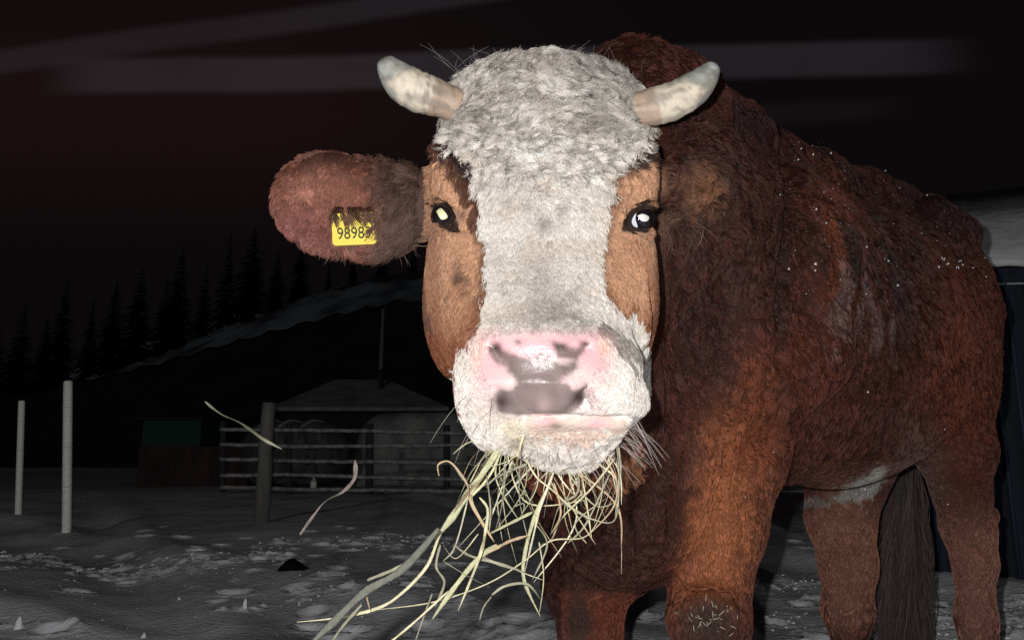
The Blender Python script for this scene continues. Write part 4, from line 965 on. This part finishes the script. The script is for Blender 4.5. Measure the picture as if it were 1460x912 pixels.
# ---- horns
m_horn = mat('horn', rough=.5, attr='coat', bump=(120, .5, .003), spec=.35)
def horn(pix, d0, d1, base_col, tip):
    pts = np.array([P(x, y, d0 + (d1 - d0) * i / (len(pix) - 1)) for i, (x, y, r) in enumerate(pix)]); rd = np.array([r * 1.06 * d0 / FPX for x, y, r in pix])
    c = spline(pts, 40); r = np.interp(np.linspace(0, 1, 40), np.linspace(0, 1, len(rd)), rd); t = np.linspace(0, 1, 40)
    r = r * (1 + .03 * np.sin(t * 40) * (t < .5)) + np.where((t > .24) & (t < .30), .0012, 0)
    r[-1] *= .3; r[-2] *= .8
    v, f = tube(c, r, 28); o = mesh('horn', v, f, m_horn, cow); V_ = np.array(v); tt = np.repeat(t, 28)
    a = fbm(V_, 70, 3, 3); b = fbm(V_, 160, 6, 2)
    ang = np.tile(np.arange(28), 40); st = vnoise(np.stack([ang * .9, tt * 5, tt * 0], -1), 1.0, 5); cc = np.tile(np.array((.55, .41, .31)), (len(V_), 1)); m = sstep(.22, .27, tt + a * .05)[:, None]; cc = cc * (1 - m) + np.array((.78, .69, .55)) * m; m = (sstep(.44, .62, tt + a * .3) * .75)[:, None]; cc = cc * (1 - m) + np.array((.50, .44, .36)) * m
    m = (sstep(.52, .72, tt + a * .35) * .8)[:, None]; cc = cc * (1 - m) + np.array(tip) * m
    m = (sstep(.1, .45, b) * .6)[:, None]; cc = cc * (1 - m) + np.array((.24, .19, .15)) * m; m = (sstep(.1, .5, st) * .55)[:, None]; cc = cc * (1 - m) + np.array((.22, .20, .17)) * m
    m = (sstep(.05, .3, a) * sstep(.4, .8, tt) * .6)[:, None]; cc = cc * (1 - m) + np.array((.5, .52, .5)) * m
    q = o.data.attributes.new('coat', 'FLOAT_COLOR', 'POINT'); q.data.foreach_set('color', np.concatenate([cc, np.ones((len(cc), 1))], 1).astype(np.float32).ravel()); return o
horn([(655, 152, 22), (618, 138, 25), (594, 130, 27), (572, 116, 25), (556, 98, 18), (548, 84, 9)], .975, .93, None, (.33, .34, .32))
horn([(900, 158, 22), (932, 152, 25), (962, 143, 25), (990, 126, 23), (1008, 108, 17), (1020, 90, 7)], .975, .95, None, (.20, .22, .20))

# ---- eyes
m_ball = mat('eyeball', (.012, .009, .012), .04, spec=.6); m_scl = mat('eye_white', (.72, .74, .86), .12, spec=.5)
m_pl = mat('eyeshine_yellow', (.86, .88, .52), .6); m_pr = mat('eyeshine_white', (.92, .90, .82), .6)  # pale colour painted on the pupils stands for flash reflected back
for m in (m_pl, m_pr): m.node_tree.nodes['Principled BSDF'].inputs['Metallic'].default_value = .35
def eye(px, py, r, pupil, mp, scl=None, depth=.011):
    h, n = hit(px, py, bv); vd = h - CAMP; vd /= np.linalg.norm(vd); c = h + vd * (r - .0065)
    V_, F_ = ico((0, 0, 0), r, 0, 0, 32, 20); e = mesh('eyeball', V_, F_, m_ball); e.parent = cow; e.location = Vector(c) - wloc(cow)
    def patch(poly, m, name, lift):
        # a curved patch that lies on the eyeball
        pc = np.mean(poly, 0); V2 = []; F2 = []; ns = 8; po = spline(np.array([(a, b, 0) for a, b in poly + poly[:1]]), 40)[:-1, :2]
        rings = [pc + (po - pc) * q / ns for q in range(ns + 1)]
        rr_ = r * lift
        for ring in rings[1:]:
            for a, b in ring:
                dd = P(a, b, 1.0) - CAMP; dd /= np.linalg.norm(dd); oc = CAMP - c; bq = oc @ dd; disc = bq * bq - (oc @ oc - rr_ * rr_); t = -bq - math.sqrt(max(disc, 0)); V2.append(CAMP + dd * t)
        k = len(po)
        for j in range(ns - 1):
            for i in range(k): F2.append((j * k + i, j * k + (i + 1) % k, (j + 1) * k + (i + 1) % k, (j + 1) * k + i))
        F2.append(tuple(range(k))[::-1])
        return mesh(name, V2, F2, m, e)
    if scl: patch(scl, m_scl, 'eye_white', 1.004)
    patch(pupil, mp, 'pupil', 1.012)
    return e, c
eye(634, 309, .0165, [(622, 301), (629, 297), (637, 306), (637, 311), (630, 313), (626, 309)], m_pl)
eye(911, 313, .0175, [(909, 308), (916, 305), (925, 309), (923, 315), (915, 315)], m_pr, [(893, 316), (900, 305), (908, 298), (906, 312), (909, 324), (899, 321)])
# lashes
def lashes(pts, n, ln, dirn, seed):
    rg = np.random.default_rng(seed); hp = spline(np.array([hit(a, b, bv)[0] - CAMF * .002 for a, b in pts]), 60); i = rg.integers(0, 60, n); K = 5; ps = np.zeros((n, K, 3)); dd = np.array(dirn) + rg.normal(0, .25, (n, 3))
    for k in range(K): f = k / (K - 1); ps[:, k] = hp[i] + dd * (ln * f) + np.array((0, 0, -.35)) * (ln * f * f)
    hair_obj('eyelashes', ps[:, 0], K, ps, np.outer(np.full(n, .0003), np.linspace(1, .2, K)), np.tile(DK * .8, (n, 1)), m_fur, body)
lashes([(612, 292), (628, 284), (646, 297)], 60, .012, CAMX * -.6 + CAMU * .2 - CAMF * .4, 1)
lashes([(904, 293), (922, 288), (942, 300)], 46, .014, CAMX * .8 + CAMU * .1 - CAMF * .5, 2)

fur('ear_wisps', headm.astype(float) * 0 + ((np.abs(fpx - 975) < 34) & (np.abs(fpy - 318) < 16) & (fd < 1.25)), 9000, lambda p, n: (DOWN + CAMX * .25)[None] + n * .25, K1(.055), K1(.0006), .35, K1(.004), .8, .6, 14, K=8, messy=.3, colf=lambda p, n: np.tile(np.array((.16, .095, .075)), (len(p), 1)))
# ---- whiskers
n_ = 70; ps = np.zeros((n_, 6, 3)); rg = np.random.default_rng(5)
for i in range(n_):
    if i < 34: px, py = 885 + 20 * rg.random(), 585 + 60 * rg.random()
    elif i < 42: px, py = 665 + 40 * rg.random(), 560 + 60 * rg.random()
    else: px, py = 720 + 150 * rg.random(), 630 + 35 * rg.random()
    h, n = hit(px, py, bv)
    if h[1] > 1.0: h = P(px - 15, py - 10, .75); n = CAMX
    d = n * .8 + CAMX * (.9 if px > 800 else -.5) + CAMU * -.7 + rg.normal(0, .3, 3); d /= np.linalg.norm(d); ln = .018 + .026 * rg.random()
    for k in range(6): f = k / 5; ps[i, k] = h + d * ln * f + DOWN * ln * .35 * f * f
hair_obj('whiskers', ps[:, 0], 6, ps, np.outer(np.full(n_, .00022), np.linspace(1, .3, 6)), np.tile(np.array((.5, .45, .42)), (n_, 1)), m_fur, body)
# flyaway hairs on the poll
n_ = 44; ps = np.zeros((n_, 7, 3))
for i in range(n_):
    px = 650 + 270 * rg.random(); h, n = hit(px, 100 + 12 * rg.random(), bv); d = CAMU + CAMX * rg.normal() * .6 + CAMF * .1; ln = .02 + .022 * rg.random(); cv = CAMX * rg.normal() * .6
    for k in range(7): f = k / 6; ps[i, k] = h + d * ln * f + cv * ln * f * f
hair_obj('flyaway_hairs', ps[:, 0], 7, ps, np.outer(np.full(n_, .00024), np.linspace(1, .3, 7)), np.tile(np.array((.3, .27, .25)), (n_, 1)), m_fur, body)

# ---- frost flecks and straw bits caught in the coat
parts = []
for i in range(230):
    if i < 180: px, py = 1120 + 290 * rg.random(), 200 + 220 * rg.random()
    else: px, py = 960 + 440 * rg.random(), 200 + 560 * rg.random()
    h, n = hit(px, py, bv)
    if 1.15 < h[1] < 2.6: parts.append(ico(h + n * .012, .0005 + .0022 * rg.random() ** 6, i, .4, 6, 4))
for (px, py, ln) in ((1350, 380, .018),):
    h, n = hit(px, py, bv)
    for q in range(4):
        a = h + n * .014 + rg.normal(0, .012, 3); b = a + np.array((rg.normal(), rg.normal() * .3, rg.normal() * .5)) * ln * .4; parts.append(tube(spline([a, (a + b) / 2 + rg.normal(0, .004, 3), b], 6), .0009, 5))
v, f = join(parts); mesh('frost_flecks', v, f, mat('frost', (.75, .76, .78), .5), body)['kind'] = 'stuff'
# dried mud crumbs on the knees
parts = []
for i in range(34):
    px, py = (1010 + 34 * rg.normal() * .6, 880 + 20 * rg.normal() * .6) if i < 50 else (812 + 12 * rg.normal(), 888 + 10 * rg.normal()); h, n = hit(px, py, bv)
    if h[1] < 1.8: a = h + n * .010; b = a + rg.normal(0, .005, 3); parts.append(tube([a, b], .0007, 5))
v, f = join(parts); mesh('chaff', v, f, mat('chaff', (.42, .38, .27), .8), body)['kind'] = 'stuff'

# ---- ear tag with its number
h, n = hit(508, 328, bv); tc_ = h - CAMF * .012
tx = P(540, 326, .93) - P(478, 329, .93); tw = np.linalg.norm(tx); tx /= tw; ty = CAMU - tx * (CAMU @ tx); ty += CAMF * .05; ty /= np.linalg.norm(ty); tn = np.cross(tx, ty)
W2, H2, rc, th = 31.5 / FPX * (tc_[1] * CP + (tc_[2] - CAMZ) * SP), 23 / FPX * (tc_[1] * CP + (tc_[2] - CAMZ) * SP), .005, .0012
ol = []
for (cx, cy, a0) in ((W2 - rc, H2 - rc, 0), (-W2 + rc, H2 - rc, 90), (-W2 + rc, -H2 + rc, 180), (W2 - rc, -H2 + rc, 270)):
    for a in range(0, 91, 15): ol.append((cx + rc * math.cos(R(a0 + a)), cy + rc * math.sin(R(a0 + a))))
V_ = [tc_ + tx * a + ty * b + tn * th for a, b in ol] + [tc_ + tx * a + ty * b - tn * th for a, b in ol]; k = len(ol)
F_ = [tuple(range(k)), tuple(range(2 * k - 1, k - 1, -1))] + [(i, i + k, (i + 1) % k + k, (i + 1) % k) for i in range(k)]
tagm = mesh('ear_tag', V_, F_, mat('tag_yellow', (.88, .72, .10), .45, spec=.4), cow, False)
m_ink = mat('tag_ink', (.02, .02, .02), .6)
def text(s, size, cx, cy, name):
    cu = bpy.data.curves.new(name, 'FONT'); cu.body = s; cu.size = size; cu.align_x = 'CENTER'; cu.align_y = 'CENTER'; cu.extrude = .0002
    tmp = bpy.data.objects.new(name, cu); COL.objects.link(tmp); bpy.context.view_layer.update()
    me = bpy.data.meshes.new_from_object(tmp.evaluated_get(bpy.context.evaluated_depsgraph_get())); bpy.data.objects.remove(tmp)
    for v in me.vertices:
        q = tc_ + tx * (v.co.x * .82 + cx) + ty * (v.co.y + cy) + tn * (th + .0005 + v.co.z); v.co = Vector(q) - wloc(tagm)
    me.materials.clear(); me.materials.append(m_ink); o = bpy.data.objects.new(name, me); COL.objects.link(o); o.parent = tagm; return o
text('98983', .0215, 0, -H2 * .30, 'tag_number')
text('RU 0 48 01', .0085, 0, H2 * .62, 'tag_code')
# ear hair that hangs over the tag
n_ = 420; ps = np.zeros((n_, 7, 3))
for i in range(n_):
    u = rg.random() ** .8; px = 474 + 72 * u; py = 296 + 8 * rg.random() - 2; c = math.floor(u * 11) / 11 + .04; pxc = 474 + 72 * c
    h = P(px, py, .9); hh, _ = hit(px, py, bv); dd_ = proj(tc_[None])[2][0] - .004; a = hh; ln = (.26 + .40 * rg.random()) * (.6 + .6 * math.sin(c * 37) ** 2) * (.55 + .75 * u)
    e_ = P(pxc + 9 * rg.normal() * .25 + 8 * (1 - abs(2 * u - 1)) - 3, py + ln * 56, dd_ - .004)
    for k in range(7): f = k / 6; m_ = a + (e_ - a) * f - CAMF * .010 * math.sin(f * 3.14) + CAMX * .003 * math.sin(f * 4 + c * 20); ps[i, k] = m_
hair_obj('ear_hair', ps[:, 0], 7, ps, np.outer(np.full(n_, .0006), [1, 1, 1, .9, .8, .6, .2]), np.tile(np.array((.11, .055, .035)), (n_, 1)) * np.exp(rg.normal(0, .4, n_))[:, None], m_fur, body)

# ================================================================= HAY
m_hay = [mat('hay_%s' % n, c, .6, spec=.35, noise=(150, tuple(x * .74 for x in c)), bump=(500, .6, .002)) for n, c in (('pale', (.78, .72, .46)), ('green', (.60, .59, .36)), ('tan', (.62, .46, .28)), ('dull', (.40, .385, .27)), ('bright', (.84, .80, .58)), ('leaf', (.17, .17, .14)))]
mouth = P(790, 600, .72); hay = empty('hay_bunch', tuple(mouth)); tag(hay, 'loose bunch of pale dry hay hanging from the mouth of the cow', 'hay')
def blade(px, d0, d1, wpx, mi, name='hay_stalk', parent=hay, twist=1.5, seed=0, ends=(.5, .15), flat=.22, m=None):
    rg = np.random.default_rng(seed); n = len(px); pts = np.array([P(a, b, d0 + (d1 - d0) * i / max(1, n - 1) + (rg.normal() * .006 if 0 < i < n - 1 else 0)) for i, (a, b) in enumerate(px)])
    c = spline(pts, 6 * n + 6); k = len(c); t = np.linspace(0, 1, k); wd = wpx * .62 / FPX * (d0 + d1) / 2 / 2
    T = np.gradient(c, axis=0); T /= np.linalg.norm(T, axis=1)[:, None] + 1e-9; u = np.cross(T, CAMF); u /= np.linalg.norm(u, axis=1)[:, None] + 1e-9; v = np.cross(T, u)
    an = rg.random() * .8 + twist * t; W = wd * np.interp(t, [0, .1, .8, 1], [ends[0], 1, 1, ends[1]]) * (1 + .12 * np.sin(t * 25 + seed))
    V_ = []; seg = 6
    for i in range(k):
        A = u[i] * math.cos(an[i]) + v[i] * math.sin(an[i]); B_ = np.cross(T[i], A)
        for q in range(seg): a = q * 6.2832 / seg; V_.append(c[i] + A * math.cos(a) * W[i] + B_ * (math.sin(a) * flat * W[i] + .25 * W[i] * math.cos(a) ** 2))
    F_ = [(i * seg + q, i * seg + (q + 1) % seg, (i + 1) * seg + (q + 1) % seg, (i + 1) * seg + q) for i in range(k - 1) for q in range(seg)] + [tuple(range(seg))[::-1], tuple((k - 1) * seg + q for q in range(seg))]
    return mesh(name, V_, F_, m or m_hay[mi], parent)
Z = lambda L_: [(400 + a * .386, 560 + b * .386) for a, b in L_]
MAIN = [([(830, 120), (800, 250), (745, 340), (650, 430), (590, 520), (540, 640), (440, 745), (350, 797), (200, 830), (60, 845)], .74, .66, 7, 0), ([(840, 110), (790, 230), (700, 360), (640, 450), (570, 540)], .73, .70, 16, 1),
    ([(800, 150), (760, 290), (690, 370), (640, 440)], .74, .70, 11, 2), ([(350, 800), (560, 772), (760, 705), (900, 620), (1000, 545), (1140, 520), (1225, 340)], .68, .73, 3, 0),
    ([(690, 400), (660, 520), (635, 585), (600, 620)], .70, .69, 6, 4), ([(820, 190), (720, 350), (700, 390), (740, 470), (790, 550)], .74, .70, 8, 2),
    ([(735, 385), (765, 430), (755, 520), (740, 590), (690, 720), (655, 805)], .70, .68, 7, 0), ([(1000, 330), (945, 440), (905, 580), (900, 690), (960, 825)], .73, .70, 9, 1),
    ([(1010, 290), (960, 420), (935, 520), (895, 690)], .72, .71, 6, 4), ([(995, 320), (1040, 395), (1090, 435), (1150, 465), (1235, 466), (1250, 300), (1240, 200)], .72, .72, 5, 4),
    ([(905, 240), (945, 310), (1000, 355), (1080, 425), (1150, 463)], .72, .71, 4, 0), ([(1235, 240), (1150, 350), (1040, 460), (1000, 540), (955, 560)], .73, .70, 5, 0),
    ([(735, 605), (800, 570), (850, 545), (915, 525)], .69, .70, 8, 2), ([(740, 600), (850, 645), (970, 690)], .69, .70, 4, 4), ([(585, 305), (582, 265), (620, 252), (660, 290), (690, 340), (700, 400)], .68, .72, 4, 2),
    ([(800, 560), (730, 610), (640, 720), (560, 835)], .70, .68, 11, 1), ([(620, 730), (500, 840), (410, 915), (380, 935)], .68, .66, 5, 0), ([(1100, 300), (1150, 350), (1165, 405)], .72, .72, 4, 2),
    ([(955, 550), (972, 680), (955, 820)], .70, .70, 4, 0), ([(940, 480), (985, 560), (930, 690)], .71, .70, 5, 3), ([(700, 330), (760, 215), (800, 180)], .71, .74, 4, 0), ([(640, 270), (700, 340), (760, 300)], .70, .72, 3, 3),
    ([(1100, 300), (1095, 370), (1030, 420), (995, 530)], .73, .71, 6, 3), ([(1195, 240), (1240, 320), (1230, 420), (1140, 522)], .73, .71, 4, 2), ([(1245, 190), (1255, 300), (1235, 465)], .74, .72, 7, 3),
    ([(900, 150), (885, 200), (880, 245)], .70, .69, 6, 0), ([(1010, 330), (1035, 440), (1000, 520)], .71, .71, 4, 2), ([(830, 250), (820, 400), (790, 520)], .73, .71, 7, 3), ([(760, 300), (775, 420), (770, 520)], .72, .71, 4, 3),
    ([(930, 440), (850, 480), (770, 520)], .71, .70, 7, 1), ([(910, 262), (820, 300), (740, 350)], .73, .72, 7, 3), ([(590, 560), (575, 640), (605, 700), (570, 790)], .69, .68, 7, 3), ([(560, 740), (520, 850), (495, 925)], .68, .67, 5, 3),
    ([(640, 560), (700, 600), (790, 625), (900, 660)], .69, .70, 7, 3), ([(780, 745), (830, 712), (910, 705), (960, 760)], .69, .69, 6, 3), ([(780, 750), (750, 790), (735, 840)], .69, .68, 3, 3), ([(600, 620), (700, 680), (780, 720)], .68, .69, 3, 3),
    ([(450, 640), (520, 590), (585, 500)], .68, .70, 8, 3), ([(320, 690), (420, 650), (520, 600)], .66, .68, 8, 3), ([(300, 780), (230, 860), (180, 930)], .66, .65, 8, 3), ([(585, 500), (450, 650), (310, 735), (190, 850), (110, 925)], .67, .63, 17, 5), ([(310, 720), (320, 760), (330, 800)], .66, .66, 4, 2), ([(730, 520), (650, 610), (600, 560)], .69, .69, 3, 0),
    ([(860, 420), (900, 410), (880, 470), (830, 480)], .71, .71, 3, 3), ([(1130, 555), (1090, 480), (1200, 390)], .72, .73, 3, 3), ([(780, 200), (740, 250), (700, 300), (650, 410)], .73, .71, 5, 3), ([(1215, 300), (1130, 480), (1060, 555)], .73, .72, 4, 3)]
for i, (L_, a, b, wpx, mi) in enumerate(MAIN): blade(Z(L_), a, b, wpx, mi, seed=i, twist=random.uniform(-1.5, 2.2))
rg = np.random.default_rng(77)
for i in range(52):
    x0 = rg.choice([rg.uniform(708, 760), rg.uniform(770, 885)]); y0 = 612 + 24 * rg.random() if x0 < 760 else 640 + 20 * rg.random(); ln = 50 + 150 * rg.random(); a = R(90 + rg.normal() * 34 + (18 if x0 < 760 else 0))
    p1 = (x0 + math.cos(a) * ln * .5 + rg.normal() * 10, y0 + math.sin(a) * ln * .5); p2 = (p1[0] + math.cos(a + rg.normal() * .6) * ln * .5, p1[1] + math.sin(a + rg.normal() * .5) * ln * .5)
    p1 = (min(p1[0], 884), p1[1]); p2 = (min(p2[0], 886), p2[1])
    blade([(x0, y0), p1, p2], .745, .70 + .05 * rg.random(), 1.8 + 3.2 * rg.random() ** 2, int(rg.integers(0, 5)), seed=200 + i, twist=rg.normal() * 2)
# dry leaf blades blown loose in front of the fence
m_leaf = mat('dry_leaf', (.30, .24, .22), .6, noise=(60, (.16, .14, .12), (1, 1, 1)), bump=(200, .5, .003)); m_leaf2 = mat('dry_leaf_green', (.26, .26, .18), .6, bump=(200, .5, .003))
l1 = blade([(506, 655), (506, 680), (490, 700), (465, 714), (448, 735), (428, 762)], .74, .70, 13, 0, name='hay_leaf', parent=None, twist=2.4, seed=5, ends=(.15, .5), flat=.08, m=m_leaf); tag(l1, 'loose twisted pinkish dry leaf drifting in front of the fence, left of the hay', 'dry leaf')
l2 = blade([(292, 572), (316, 590), (345, 603), (374, 624), (402, 640)], .86, .82, 9, 0, name='hay_leaf', parent=None, twist=2.6, seed=6, ends=(.3, .2), flat=.08, m=m_leaf2); tag(l2, 'thin twisted yellowish leaf in the air beside the thick wooden post', 'dry leaf')
